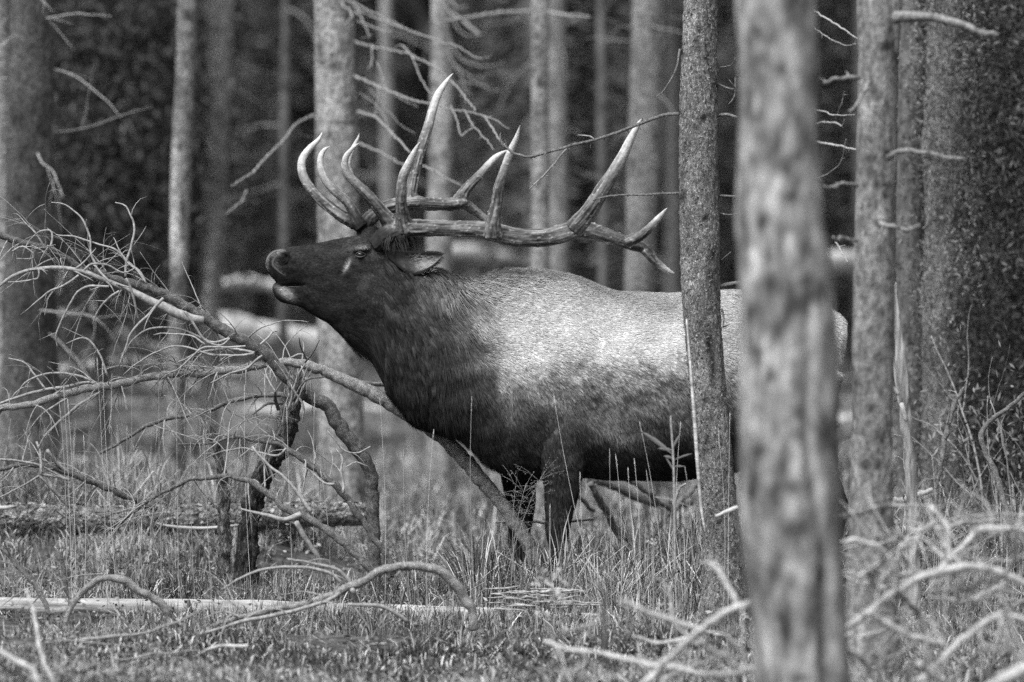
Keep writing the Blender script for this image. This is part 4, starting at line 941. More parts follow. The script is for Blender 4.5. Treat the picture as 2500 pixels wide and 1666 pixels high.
# ------------------------------------------------------------------ the elk
def remesh(name, mb, voxel, it, fac=0.5):
    V, Q, T, c = mb.out()
    me = raw_mesh('tmp', V, Q, T, None)
    ob = bpy.data.objects.new('tmp', me); COL.objects.link(ob)
    m = ob.modifiers.new('r', 'REMESH'); m.mode = 'VOXEL'; m.voxel_size = voxel
    s_ = ob.modifiers.new('s', 'SMOOTH'); s_.iterations = it; s_.factor = fac
    dg = bpy.context.evaluated_depsgraph_get()
    me2 = bpy.data.meshes.new_from_object(ob.evaluated_get(dg))
    bpy.data.objects.remove(ob); bpy.data.meshes.remove(me)
    me2.name = name
    return me2

def loft(slices, dc, seg=40, top_narrow=0.25, n=2.0):
    """slices (x, ytop, ybot, halfwidth m, yoffset m) in photograph pixels; vertical elliptical sections along x"""
    S = np.array([(s + (0,))[:5] for s in slices], float)
    xs_ = []
    for i in range(len(S) - 1):
        xs_.extend(np.linspace(S[i, 0], S[i + 1, 0], max(2, int(abs(S[i + 1, 0] - S[i, 0]) / 8)), endpoint=False))
    xs_.append(S[-1, 0]); xs_ = np.array(xs_)
    top = np.interp(xs_, S[:, 0], S[:, 1]); bot = np.interp(xs_, S[:, 0], S[:, 2]); hw = np.interp(xs_, S[:, 0], S[:, 3]); yo = np.interp(xs_, S[:, 0], S[:, 4])
    k = np.array([1, 2, 3, 2, 1]) / 9.0
    def sm(a):
        b = np.pad(a, 2, mode='reflect', reflect_type='odd'); return np.convolve(b, k, 'valid')
    top, bot, hw = sm(top), sm(bot), sm(hw)
    a = np.arange(seg) * 2 * math.pi / seg
    V = []
    for x, t_, b_, w, o in zip(xs_, top, bot, hw, yo):
        cy = (t_ + b_) / 2; h = max(2, (b_ - t_) / 2)
        u = np.sin(a)                       # +1 top
        c_ = np.cos(a)
        wid = np.sign(c_) * np.abs(c_) ** (2.0 / n) * max(w, .004) * (1 - top_narrow * np.clip(u, 0, 1) ** 1.5)
        for uu, ww in zip(u, wid):
            p = P(x, cy - uu * h, dc)
            p[1] += ww + o
            V.append(p)
    V = np.array(V); m = len(xs_)
    i = np.arange(m - 1)[:, None] * seg; j = np.arange(seg)[None, :]; j2 = (j + 1) % seg
    Q = np.stack([i + j, i + j2, i + seg + j2, i + seg + j], 2).reshape(-1, 4)
    c0 = len(V); V = np.vstack([V, V[:seg].mean(0), V[-seg:].mean(0)])
    jj = np.arange(seg)
    T = np.vstack([np.stack([np.full(seg, c0), (jj + 1) % seg, jj], 1), np.stack([np.full(seg, c0 + 1), (m - 1) * seg + jj, (m - 1) * seg + (jj + 1) % seg], 1)])
    return V, Q, T

def ellipsoid(c, r, rot=0.0, seg=28):
    th = np.linspace(0, math.pi, seg // 2 + 1)[1:-1]; ph = np.arange(seg) * 2 * math.pi / seg
    V = np.array([[math.sin(t_) * math.cos(p_), math.sin(t_) * math.sin(p_), math.cos(t_)] for t_ in th for p_ in ph])
    V = np.vstack([V, [0, 0, 1], [0, 0, -1]]) * r
    cs, sn_ = math.cos(rot), math.sin(rot)
    V = np.stack([V[:, 0] * cs - V[:, 2] * sn_, V[:, 1], V[:, 0] * sn_ + V[:, 2] * cs], 1) + c
    m = len(th); i = np.arange(m - 1)[:, None] * seg; j = np.arange(seg)[None, :]; j2 = (j + 1) % seg
    Q = np.stack([i + j, i + seg + j, i + seg + j2, i + j2], 2).reshape(-1, 4)
    a, b = m * seg, m * seg + 1; jj = np.arange(seg)
    T = np.vstack([np.stack([np.full(seg, a), jj, (jj + 1) % seg], 1), np.stack([np.full(seg, b), (m - 1) * seg + (jj + 1) % seg, (m - 1) * seg + jj], 1)])
    return V, Q, T

DE = 20.0
body = MB()
# trunk of the body with neck
body.add(*loft([(800, 600, 790, .05), (830, 592, 818, .07), (865, 600, 855, .10), (900, 600, 868, .12), (935, 606, 921, .14), (965, 618, 968, .155), (1000, 636, 1010, .17), (1040, 656, 1030, .185), (1080, 676, 1040, .20),
                (1115, 692, 1055, .21), (1150, 697, 1085, .225), (1180, 690, 1120, .235), (1211, 680, 1148, .245), (1240, 671, 1160, .255), (1274, 664, 1166, .265), (1332, 662, 1168, .27), (1390, 671, 1164, .275), (1432, 683, 1164, .28), (1473, 699, 1168, .29), (1506, 710, 1170, .30),
                (1556, 715, 1172, .31), (1660, 711, 1172, .315), (1750, 708, 1160, .31), (1850, 707, 1135, .29), (1920, 714, 1090, .26), (1980, 727, 1050, .22), (2025, 748, 1000, .17), (2048, 768, 930, .11), (2062, 786, 860, .05)], DE, 48, 0.35, 2.2))
# head: upper jaw
body.add(*loft([(650, 626, 654, .020), (656, 617, 668, .034), (666, 611, 682, .044), (680, 608, 693, .048), (694, 606, 698, .048), (710, 602, 698, .047), (739, 599, 697, .050), (776, 593, 740, .058), (817, 584, 770, .068), (861, 576, 790, .082), (900, 572, 790, .09), (940, 580, 780, .09), (970, 600, 760, .075), (1000, 630, 740, .05)], DE, 36, 0.15, 2.3))
# lower jaw and chin
body.add(*loft([(665, 694, 706, .020), (670, 693, 724, .030), (682, 695, 739, .034), (700, 702, 743, .035), (720, 702, 745, .036), (739, 700, 753, .042), (767, 690, 772, .052), (794, 690, 787, .06), (830, 690, 800, .07), (870, 690, 810, .08)], DE, 28, 0.0, 2.3))
for (x_, y_, o_, rx_, rz_) in ((958, 588, -.035, .055, .05), (975, 575, -.05, .04, .035), (905, 574, .035, .05, .04)):
    body.add(*ellipsoid(P(x_, y_, DE) + [0, o_, 0], [rx_, .045, rz_], .3))
for sy in (-1, 1):
    body.add(*ellipsoid(P(880, 690, DE) + [0, sy * .045, 0], [.10, .055, .11], .3))       # cheek
    body.add(*ellipsoid(P(885, 606, DE) + [0, sy * .062, 0], [.045, .028, .022], .15))      # brow
    body.add(*ellipsoid(P(1930, 900, DE) + [0, sy * .15, 0], [.20, .12, .38], .15))        # thigh
    body.add(*ellipsoid(P(692, 633, DE) + [0, sy * .036, 0], [.022, .014, .022], 0))       # nostril rim
def leg(pts, d):
    p, r = PT([(a, b, c) for a, b, c in pts], d)
    p, r = smooth_path(p, r, .015)
    return tube(p, r, 24, 0.8)
body.add(*leg([(1290, 1000, 62), (1272, 1090, 50), (1268, 1160, 44), (1270, 1215, 37), (1268, 1270, 31), (1266, 1310, 27), (1264, 1340, 22), (1262, 1380, 16), (1262, 1440, 15), (1262, 1475, 19)], 20.17))
body.add(*leg([(1385, 950, 70), (1380, 1050, 62), (1376, 1130, 54), (1372, 1190, 42), (1366, 1240, 36), (1361, 1285, 32), (1360, 1315, 26), (1360, 1345, 18), (1360, 1400, 15), (1364, 1450, 15), (1362, 1480, 19)], 19.84))
for (dx, dd) in ((0, 19.83), (-45, 20.17)):
    body.add(*leg([(1965 + dx, 900, 95), (1950 + dx, 1000, 78), (1960 + dx, 1080, 58), (2000 + dx, 1150, 40), (2035 + dx, 1210, 27), (2048 + dx, 1245, 24), (2040 + dx, 1290, 18), (2030 + dx, 1360, 16), (2024 + dx, 1440, 17), (2018 + dx, 1480, 19)], dd))
bm_ = remesh('body', body, 0.0075, 10)
n = len(bm_.vertices)
co = np.zeros(n * 3); bm_.vertices.foreach_get('co', co); co = co.reshape(-1, 3)
def scr(V):
    dep = (V - C0) @ FWD
    return 1250 + FP * ((V - C0) @ RIGHT) / dep * 1.0, 833 - FP * ((V - C0) @ UP) / dep
def side_xy(V):           # side-view coordinates of the animal in photo pixels, as if all of it stood at the distance DE
    return 1250 + FP * V[:, 0] / DE, 833 - FP * ((V - C0) @ UP) / DE + 0 * V[:, 0]
def mod(co, no):
    x, y = side_xy(co)
    off = np.abs(co[:, 1] - P(0, 0, DE)[1] * 0 - (DE * math.cos(TILT)))
    d_ = np.zeros(len(co))
    def g_(cx, cy, rx, ry, rot=0):
        a = math.radians(rot); u = (x - cx) * math.cos(a) + (y - cy) * math.sin(a); v = -(x - cx) * math.sin(a) + (y - cy) * math.cos(a)
        return np.exp(-(u / rx) ** 2 - (v / ry) ** 2)
    sidev = np.clip((np.abs(no[:, 1]) - .2) / .5, 0, 1)
    d_ -= 0.016 * g_(703, 627, 9, 7, 60) * sidev          # nostril
    d_ -= 0.008 * g_(694, 643, 8, 4, 20) * sidev
    d_ += 0.004 * g_(686, 628, 7, 10) * sidev
    d_ -= 0.012 * g_(700, 697, 40, 2.5) * sidev * (x < 748)             # mouth line
    d_ -= 0.010 * g_(880, 622, 11, 7) * sidev             # eye socket
    d_ += 0.005 * g_(880, 612, 16, 4, -10) * sidev
    d_ -= 0.008 * g_(850, 645, 5, 14, 25) * sidev         # tear gland
    d_ -= 0.006 * g_(790, 640, 45, 14) * sidev            # hollow of the muzzle
    d_ += (0.050 * g_(1335, 930, 95, 190, 8) + .028 * g_(1600, 940, 130, 150)) * sidev
    # muscles and folds of the shoulder, flank
    d_ -= 0.018 * g_(1240, 1010, 22, 120, 10) * sidev
    d_ -= 0.020 * g_(1478, 960, 22, 150, -12) * sidev
    d_ -= 0.015 * g_(1420, 900, 60, 22, -30) * sidev
    d_ += 0.012 * g_(1480, 1060, 40, 40) * sidev
    d_ -= 0.02 * g_(1880, 980, 26, 150, 20) * sidev
    return d_
bm_.update()
no = np.zeros(n * 3); bm_.vertices.foreach_get('normal', no); no = no.reshape(-1, 3)
co = co + no * (mod(co, no) + (fbm(co, 7, 12) - .5) * .02 * np.clip((side_xy(co)[0] - 950) / 200, 0, 1))[:, None]
bm_.vertices.foreach_set('co', co.ravel()); bm_.update()

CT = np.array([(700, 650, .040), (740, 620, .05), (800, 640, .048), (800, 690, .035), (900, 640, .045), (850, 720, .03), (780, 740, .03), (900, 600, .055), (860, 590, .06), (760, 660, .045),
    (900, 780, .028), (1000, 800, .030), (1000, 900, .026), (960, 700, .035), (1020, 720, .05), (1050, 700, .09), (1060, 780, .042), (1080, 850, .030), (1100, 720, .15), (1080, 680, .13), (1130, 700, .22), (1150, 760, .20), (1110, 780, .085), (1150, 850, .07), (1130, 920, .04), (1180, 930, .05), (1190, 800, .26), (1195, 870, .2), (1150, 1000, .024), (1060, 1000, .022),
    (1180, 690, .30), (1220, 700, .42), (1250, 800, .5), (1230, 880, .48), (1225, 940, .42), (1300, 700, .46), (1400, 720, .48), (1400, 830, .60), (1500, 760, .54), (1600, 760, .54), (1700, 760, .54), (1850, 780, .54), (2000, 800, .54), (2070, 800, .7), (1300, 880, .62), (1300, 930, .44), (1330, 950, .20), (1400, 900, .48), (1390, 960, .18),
    (1450, 860, .58), (1470, 930, .26), (1450, 1000, .13), (1490, 1060, .20), (1550, 920, .28), (1540, 880, .46), (1560, 990, .16), (1600, 950, .20), (1650, 890, .40), (1660, 1000, .13), (1600, 860, .58), (1700, 860, .58), (1730, 930, .28), (1760, 850, .5), (1520, 820, .62), (1640, 820, .62),  # coat pattern, with flank values lifted to make up for the shading there
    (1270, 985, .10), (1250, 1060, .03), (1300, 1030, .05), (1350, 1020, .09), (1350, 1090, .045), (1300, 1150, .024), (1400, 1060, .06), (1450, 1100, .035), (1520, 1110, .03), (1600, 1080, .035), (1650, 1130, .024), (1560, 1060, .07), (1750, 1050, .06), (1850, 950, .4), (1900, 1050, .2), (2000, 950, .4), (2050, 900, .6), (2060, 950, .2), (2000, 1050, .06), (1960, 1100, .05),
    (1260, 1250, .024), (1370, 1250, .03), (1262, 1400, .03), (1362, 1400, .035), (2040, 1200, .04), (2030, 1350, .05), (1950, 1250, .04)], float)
def coat(V, jit=0.0, seed=0):
    x, y = side_xy(V)
    w1 = (fbm(V * [1, .3, 1], 9, 31) - .5) * 70; w2 = (fbm(V * [1, .3, 1], 9, 37) - .5) * 70
    bodyw = np.clip((x - 1000) / 100, 0, 1)
    x2, y2 = x + w1 * bodyw, y + w2 * bodyw
    num = np.zeros(len(V)); den = np.zeros(len(V))
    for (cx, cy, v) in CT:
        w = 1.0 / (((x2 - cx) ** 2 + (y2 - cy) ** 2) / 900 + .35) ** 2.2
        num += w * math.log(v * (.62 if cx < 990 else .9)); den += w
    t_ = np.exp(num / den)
    # dark flecks in the transition of flank and shoulder
    fl = np.exp(-((y - 945) / 85) ** 2) * np.clip((x - 1320) / 80, 0, 1) * np.clip((1800 - x) / 100, 0, 1)
    sp = np.clip((vn(V * [1, .4, 1], 48, 77) * .6 + vn(V * [1, .4, 1], 16, 78) * .5 - .55) * 5, 0, 1)
    t_ = t_ * (1 - .55 * fl * sp)
    def g_(cx, cy, rx, ry, rot=0):
        a = math.radians(rot); u = (x - cx) * math.cos(a) + (y - cy) * math.sin(a); v = -(x - cx) * math.sin(a) + (y - cy) * math.cos(a)
        return np.exp(-(u / rx) ** 2 - (v / ry) ** 2)
    def mixin(t_, k, v): return t_ * (1 - k) + v * k
    hd = np.clip((980 - x) / 60, 0, 1)
    t_ = t_ * (1 + hd * (1.5 * fbm(V * [.6, 1, 1], 45, 91) + .8 * vn(V * [.5, 1, 1], 14, 92) - 1.15))
    t_ = mixin(t_, np.clip(g_(664, 640, 9, 20, 15) * .8, 0, 1), .08)
    t_ = mixin(t_, np.clip(g_(682, 617, 12, 6) * .9, 0, 1), .14)
    t_ = mixin(t_, np.clip(g_(676, 650, 6, 16, -35) * .7, 0, 1), .08)
    def stroke(pl, wd):
        dm = np.full(len(x), 1e9)
        for (ax, ay), (bx, by) in zip(pl[:-1], pl[1:]):
            ux, uy = bx - ax, by - ay; tt = np.clip(((x - ax) * ux + (y - ay) * uy) / (ux * ux + uy * uy), 0, 1)
            dm = np.minimum(dm, np.hypot(x - ax - tt * ux, y - ay - tt * uy))
        return np.clip(1.6 - dm / wd, 0, 1)
    t_ = mixin(t_, stroke([(653, 655), (651, 640), (660, 624), (678, 613), (692, 614)], 4.0) * .8, .16)
    t_ = mixin(t_, stroke([(672, 622), (667, 636), (670, 650), (682, 664), (694, 672)], 3.5) * .6, .08)
    t_ = mixin(t_, stroke([(661, 630), (659, 648), (666, 664), (678, 676)], 3.0), .02)
    t_ = mixin(t_, stroke([(690, 620), (702, 622), (706, 634), (698, 645), (688, 646)], 4.5), .012)
    t_ = mixin(t_, np.clip(g_(660, 668, 6, 12, -20) * 1.2, 0, 1), .03)
    t_ = mixin(t_, np.clip(g_(697, 716, 22, 10, 45) * 1.7, 0, 1), .24)
    t_ = mixin(t_, np.clip(g_(688, 738, 26, 8, 38) * 1.6, 0, 1), .025)
    t_ = mixin(t_, np.clip(g_(848, 648, 5, 14, 25) * 1.3, 0, 1), .32)
    t_ = mixin(t_, np.clip(g_(885, 605, 26, 6, -6) * .9, 0, 1), .15)
    t_ = mixin(t_, np.clip(g_(925, 618, 12, 8, 40) * .8, 0, 1), .14)
    t_ = mixin(t_, np.clip(g_(880, 622, 10, 6) * 1.2, 0, 1), .02)
    t_ = mixin(t_, np.clip(g_(890, 690, 14, 20, 20) * .5, 0, 1), .07)
    t_ = mixin(t_, np.clip(g_(725, 697, 22, 2.5) * .8, 0, 1), .12)
    return t_
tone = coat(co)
base = P(1660, 1500, DE); base[2] = gz(base[0], base[1])
elk = thing('elk', base, 'bull elk bugling with its head raised and antlers laid back, facing left', 'elk')
eb = np.array(base)
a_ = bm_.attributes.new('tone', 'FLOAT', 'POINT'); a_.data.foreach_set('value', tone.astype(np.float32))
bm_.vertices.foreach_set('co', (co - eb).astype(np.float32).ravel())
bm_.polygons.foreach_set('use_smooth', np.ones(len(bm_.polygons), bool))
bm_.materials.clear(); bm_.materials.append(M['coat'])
bo = bpy.data.objects.new('body', bm_); COL.objects.link(bo); bo.parent = elk
bm_.update()

# coat of hair: short on the body, long on neck and withers
def fur(n_total, seed):
    r = np.random.default_rng(seed)
    bm_.calc_loop_triangles()
    nt_ = len(bm_.loop_triangles)
    tv = np.zeros(nt_ * 3, np.int32); bm_.loop_triangles.foreach_get('vertices', tv); tv = tv.reshape(-1, 3)
    A, B, C_ = co[tv[:, 0]], co[tv[:, 1]], co[tv[:, 2]]
    cr = np.cross(B - A, C_ - A); ar = np.linalg.norm(cr, axis=1) / 2
    nn = cr / (2 * ar[:, None] + 1e-12)
    cx, cy = side_xy((A + B + C_) / 3)
    w = ar * np.where(nn[:, 1] > .35, .12, 1.0)
    w = w * np.where(cy > 1400, .1, 1) * np.where((cx > 1830) & (cx < 2040), .2, 1)
    w /= w.sum()
    i = r.choice(nt_, n_total, p=w)
    u = r.uniform(0, 1, (n_total, 1)); v = r.uniform(0, 1, (n_total, 1))
    fl_ = (u + v) > 1; u = np.where(fl_, 1 - u, u); v = np.where(fl_, 1 - v, v)
    p = A[i] + (B[i] - A[i]) * u + (C_[i] - A[i]) * v
    nrm = nn[i]
    x, y = side_xy(p)
    # direction of the lie: away from the head, downwards on neck and chest
    neck = np.clip((1230 - x) / 150, 0, 1) * np.clip((x - 860) / 60, 0, 1)
    headm = np.clip((900 - x) / 60, 0, 1)
    low = np.clip((y - 850) / 200, 0, 1)
    dx = 1.0 - .55 * neck - .5 * low
    dz = -.30 - .75 * neck - .75 * low + .22 * headm
    leg_ = np.clip((y - 1180) / 60, 0, 1)
    dx = dx * (1 - leg_); dz = dz * (1 - leg_) - leg_
    ang = (fbm(p * [1, .5, 1], 9, 3) - .5) * 1.1 + r.normal(0, .12, n_total)
    d0 = np.stack([dx, np.zeros_like(dx), dz], 1); d0 /= np.linalg.norm(d0, axis=1)[:, None]
    d1 = np.stack([d0[:, 0] * np.cos(ang) - d0[:, 2] * np.sin(ang), 0 * ang, d0[:, 0] * np.sin(ang) + d0[:, 2] * np.cos(ang)], 1)
    d1 = d1 - nrm * (d1 * nrm).sum(1)[:, None]
    d1 /= np.linalg.norm(d1, axis=1)[:, None] + 1e-9
    L = 0.020 + 0.058 * neck + .03 * np.exp(-((x - 1180) / 140) ** 2 - ((y - 700) / 70) ** 2) + .10 * np.exp(-((x - 875) / 34) ** 2 - ((y - 855) / 30) ** 2) + .012 * low
    L = np.where(x < 940, np.where(y > 800, L, .011), L) * (1 - .5 * leg_)
    L = L * r.uniform(.5, 1.3, n_total)
    lift = .22 + .12 * neck + .25 * np.clip((fbm(p, 14, 9) - .5) * 3, 0, 1) + .55 * np.exp(-((x - 1200) / 170) ** 2) * np.clip((740 - y) / 50, 0, 1)
    lift = np.where(x < 940, .2, lift)
    wd = np.cross(d1, nrm)
    W = (.0011 + .0007 * neck)[:, None] * r.uniform(.7, 1.3, (n_total, 1))
    W = np.where(x[:, None] < 930, W * .6, W)
    e1 = p + d1 * (L * .55)[:, None] + nrm * (L * lift * .7)[:, None]
    e2 = p + d1 * L[:, None] + nrm * (L * lift * .8)[:, None] + np.array([0, 0, -1.0]) * (L * .12)[:, None]
    cs = np.where(x < 940, .006, .009 + .011 * neck)
    key = np.floor(p / cs[:, None]).astype(np.int64)
    key = key[:, 0] * 73856093 ^ key[:, 1] * 19349663 ^ key[:, 2] * 83492791
    _, inv = np.unique(key, return_inverse=True); inv = inv.ravel()
    cnt = np.bincount(inv)[:, None]
    mt = np.stack([np.bincount(inv, e2[:, j]) for j in range(3)], 1) / cnt
    m1 = np.stack([np.bincount(inv, e1[:, j]) for j in range(3)], 1) / cnt
    ck = (.35 + .3 * neck)[:, None]
    e2 = e2 * (1 - ck) + mt[inv] * ck; e1 = e1 * (1 - ck * .5) + m1[inv] * ck * .5
    ctn = r.lognormal(0, .34, len(cnt))[inv]
    lt = np.clip((coat(p) - .2) / .3, 0, 1)
    V = np.stack([p - wd * W, p + wd * W, e1 - wd * W * .7, e1 + wd * W * .7, e2], 1).reshape(-1, 3)
    k = np.arange(n_total)[:, None] * 5
    T = np.concatenate([k + np.array([[0, 1, 3]]), k + np.array([[0, 3, 2]]), k + np.array([[2, 3, 4]])], 0)
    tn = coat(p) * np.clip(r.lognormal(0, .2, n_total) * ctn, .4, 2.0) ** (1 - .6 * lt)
    return V, T, np.repeat(tn, 5)
V, T, tn = fur(230000, 5)
fo = obj('fur', (V, None, T, tn), M['hair'], elk)
tag(fo, kind='stuff')

# ears
def ear(sy, name='ear'):
    d = DE + sy * .10
    rows = [(946, 622, 7), (965, 628, 19), (985, 638, 27), (1010, 645, 31), (1035, 642, 28), (1058, 634, 19), (1072, 628, 10), (1080, 625, 2)]
    mb = MB()
    seg = 24
    Vv, tn_ = [], []
    for k, (x, y, h) in enumerate(rows):
        f = k / (len(rows) - 1)
        for j in range(seg):
            a = j * 2 * math.pi / seg
            cc, ss = math.cos(a), math.sin(a)
            p = P(x, y - ss * h, d)
            thick = (h * px(DE)) * .42
            yy = cc * thick
            if cc * sy > 0:                     # the hollow of the ear faces outwards
                yy = cc * thick * (1 - 1.55 * (1 - abs(ss) ** 1.6) * min(1, k / 2.0))
            p[1] += yy + sy * .02 * f
            Vv.append(p)
            inner = (cc * sy > 0.05)
            rim = abs(ss) > .66 or x < 985
            base_t = .04
            if inner and not rim:
                base_t = .06 + .50 * math.exp(-((x - 1042) / 22) ** 2 - ((y - ss * h - 645) / 14) ** 2) + .24 * math.exp(-((x - 998) / 7) ** 2 - ((y - ss * h - 640) / 18) ** 2) + .14 * math.exp(-((x - 1004) / 16) ** 2 - ((y - ss * h - 667) / 5) ** 2)
            if rim: base_t = .02
            tn_.append(base_t)
    Vv = np.array(Vv); m = len(rows)
    i = np.arange(m - 1)[:, None] * seg; j = np.arange(seg)[None, :]; j2 = (j + 1) % seg
    Q = np.stack([i + j, i + j2, i + seg + j2, i + seg + j], 2).reshape(-1, 4)
    jj = np.arange(seg); c0 = len(Vv)
    Vv = np.vstack([Vv, Vv[:seg].mean(0), Vv[-seg:].mean(0)]); tn_ += [.03, .03]
    T = np.vstack([np.stack([np.full(seg, c0), (jj + 1) % seg, jj], 1), np.stack([np.full(seg, c0 + 1), (m - 1) * seg + jj, (m - 1) * seg + (jj + 1) % seg], 1)])
    o = obj(name, (Vv, Q, T, np.array(tn_)), M['coat'], elk)
    sb = o.modifiers.new('s', 'SUBSURF'); sb.levels = 2; sb.render_levels = 2
    # hair fringe inside the ear
    r = np.random.default_rng(3)
    mb = MB()
    for k in range(420):
        x = r.uniform(985, 1062); y = r.normal(645, 12)
        p = P(x, y, d - 0.012 if sy < 0 else d + .012)
        e = P(x + r.uniform(4, 13), y + r.uniform(-6, 3), d + sy * .02)
        s = np.array([0, 0, .0007])
        mb.add(np.array([p - s, p + s, e]), None, np.array([[0, 1, 2]]), r.uniform(.1, .6) * math.exp(-((x - 1035) / 28) ** 2) + .03)
    for k in range(500):
        q_ = r.integers(1, len(rows) - 1); x, y, hh = rows[q_]; x2, y2, h2 = rows[q_ + 1]; f = r.uniform(); x, y, hh = x + (x2 - x) * f, y + (y2 - y) * f, hh + (h2 - hh) * f
        sg = r.choice([-1, 1]); p = P(x, y + sg * hh * .96, d); e = P(x + r.uniform(3, 10), y + sg * (hh * .96 + r.uniform(1, 4)), d)
        mb.add(np.array([p - [0, 0, .0006], p + [0, 0, .0006], e]), None, np.array([[0, 1, 2]]), .03)
    h = obj('ear_hair', mb, M['hair'], o); tag(h, kind='stuff')
    return o
ear(-1); ear(1)
# nose and lips: strips laid on the surface of the muzzle
hm = np.where(side_xy(co)[0] < 780)[0]
hx, hy = side_xy(co[hm])
def on_face(x, y, sy):
    dd = (hx - x) ** 2 + (hy - y) ** 2 + np.where(sy * (co[hm][:, 1] - DE * math.cos(TILT)) > 0.002, 0, 400)
    return co[hm][int(np.argmin(dd))]
for sy in (-1, 1):
    for nm, pl, w_, tn_ in (('nostril', [(689, 621), (697, 619), (704, 624), (706, 633), (702, 641), (694, 645)], (1.2, 3.4, 4.2, 4.0, 3.0, 1.0), .012),
                            ('nose_rim', [(657, 664), (652, 652), (652, 640), (658, 626), (668, 617), (682, 613), (691, 616)], (.8, 2.4, 3.2, 3.4, 3.2, 2.6, 1), .17),
                            ('nose_rim', [(676, 624), (669, 636), (669, 648), (677, 660), (688, 669), (700, 676)], (1.5, 3.6, 4, 3.6, 2.4, .8), .085),
                            ('lip', [(672, 688), (690, 693), (715, 697), (742, 698)], (1.2, 2.6, 2.4, 1), .018),
                            ('lip', [(668, 699), (684, 700), (705, 701), (735, 700)], (1.2, 2.2, 2, .8), .13)):
        pts = np.array([on_face(a, b, sy) for a, b in pl])
        p_, r_ = smooth_path(pts, np.array(w_) * px(DE) * .8, .004)
        V, Q, T = tube(p_, r_, 8)
        obj(nm, (V, Q, T, np.full(len(V), tn_)), M['coat'], elk)
# eyes
for sy in (-1, 1):
    c = P(881, 622, DE) + [0, sy * (.0735), 0]
    V, Q, T = ellipsoid(c, [.017, .013, .0125], 0, 24)
    o = obj('eye', (V, Q, T, np.ones(len(V))), M['eye'], elk)
    for (yy, a0, a1, nm) in ((616, 0, 1, 'eyelid'), (628, 0, 1, 'eyelid')):
        pts = np.array([P(868, 623, DE), P(874, yy + (1.5 if yy < 620 else -1.5), DE), P(881, yy, DE), P(888, yy + (1.5 if yy < 620 else -1.5), DE), P(895, 622, DE)]) + [0, sy * .0815, 0]
        pts[0, 1] -= sy * .006; pts[-1, 1] -= sy * .006; pts[2, 1] += sy * .004
        p_, r_ = smooth_path(pts, [.001, .0024, .003, .0024, .001], .004)
        V, Q, T = tube(p_, r_, 8)
        obj(nm, (V, Q, T, np.full(len(V), .09)), M['coat'], elk)

# antlers
def antler(chains, label=None):
    mb = MB(); cps, cts = [], []
    for tr, d0, d1, tip in chains:
        pts, rad = PT(tr, d0, d1)
        p_, r_ = smooth_path(pts, np.maximum(rad, .0012), .008)
        V, Q, T = tube(p_, r_, 18)
        mb.add(V, Q, T)
        s = np.linspace(0, 1, len(p_))
        cps.append(p_); cts.append(s if tip else s * 0 + .0)
    me = remesh('antler', mb, 0.0042, 3)
    n = len(me.vertices); c_ = np.zeros(n * 3); me.vertices.foreach_get('co', c_); c_ = c_.reshape(-1, 3)
    cp = np.vstack(cps); ct = np.concatenate(cts)
    fr = [frames(q) for q in cps]
    TT, NN, BB = [np.vstack([f[j] for f in fr]) for j in range(3)]
    ss_ = np.concatenate([np.linspace(0, 1, len(q)) * np.linalg.norm(np.diff(q, axis=0), axis=1).sum() + 7 * j for j, q in enumerate(cps)])
    kd = kdtree.KDTree(len(cp))
    for i, p in enumerate(cp): kd.insert(p, i)
    kd.balance()
    idx = np.array([kd.find(p)[1] for p in c_])
    tip = ct[idx]
    no_ = np.zeros(n * 3); me.vertices.foreach_get('normal', no_); no_ = no_.reshape(-1, 3)
    dn = c_ - cp[idx]
    an = np.arctan2((no_ * BB[idx]).sum(1), (no_ * NN[idx]).sum(1))
    gp = np.stack([np.cos(an) * 4.5, np.sin(an) * 4.5, ss_[idx] * 9], 1)
    gr = .6 * vn(gp, 1.0, 5) + .4 * vn(gp * [2.1, 2.1, 2], 1.0, 6)
    pearl = np.clip((vn(c_, 95, 31) - .72) * 4, 0, 1)
    fade = np.clip(1.1 - tip * 1.1, .0, 1)
    c_ = c_ + no_ * (((gr - .5) * .010 + pearl * .004 + (vn(c_, 60, 41) - .5) * .004) * fade)[:, None]
    tn_ = .05 + .34 * np.clip((gr - .25) * 1.7, 0, 1) ** 1.5 + .25 * pearl
    tn_ = tn_ * (.55 + .7 * fbm(c_, 18, 8))
    bd = np.linalg.norm(c_ - cps[0][0], axis=1)
    kb = np.clip(1 - (bd - .08) / .09, 0, 1)
    tn_ = tn_ * (1 - kb) + .03 * kb
    k = np.clip((tip - .46 - (gr - .5) * .5) / .3, 0, 1) ** 1.3
    tn_ = tn_ * (1 - k) + .52 * k
    a = me.attributes.new('tone', 'FLOAT', 'POINT'); a.data.foreach_set('value', tn_.astype(np.float32))
    me.vertices.foreach_set('co', (c_ - eb).astype(np.float32).ravel())
    me.polygons.foreach_set('use_smooth', np.ones(len(me.polygons), bool))
    me.materials.clear(); me.materials.append(M['antler'])
    o = bpy.data.objects.new('antler', me); COL.objects.link(o); o.parent = elk
    me.update()
    if label: o['label'] = label
    return o
N0, N1, N2 = 19.93, 19.62, 19.72
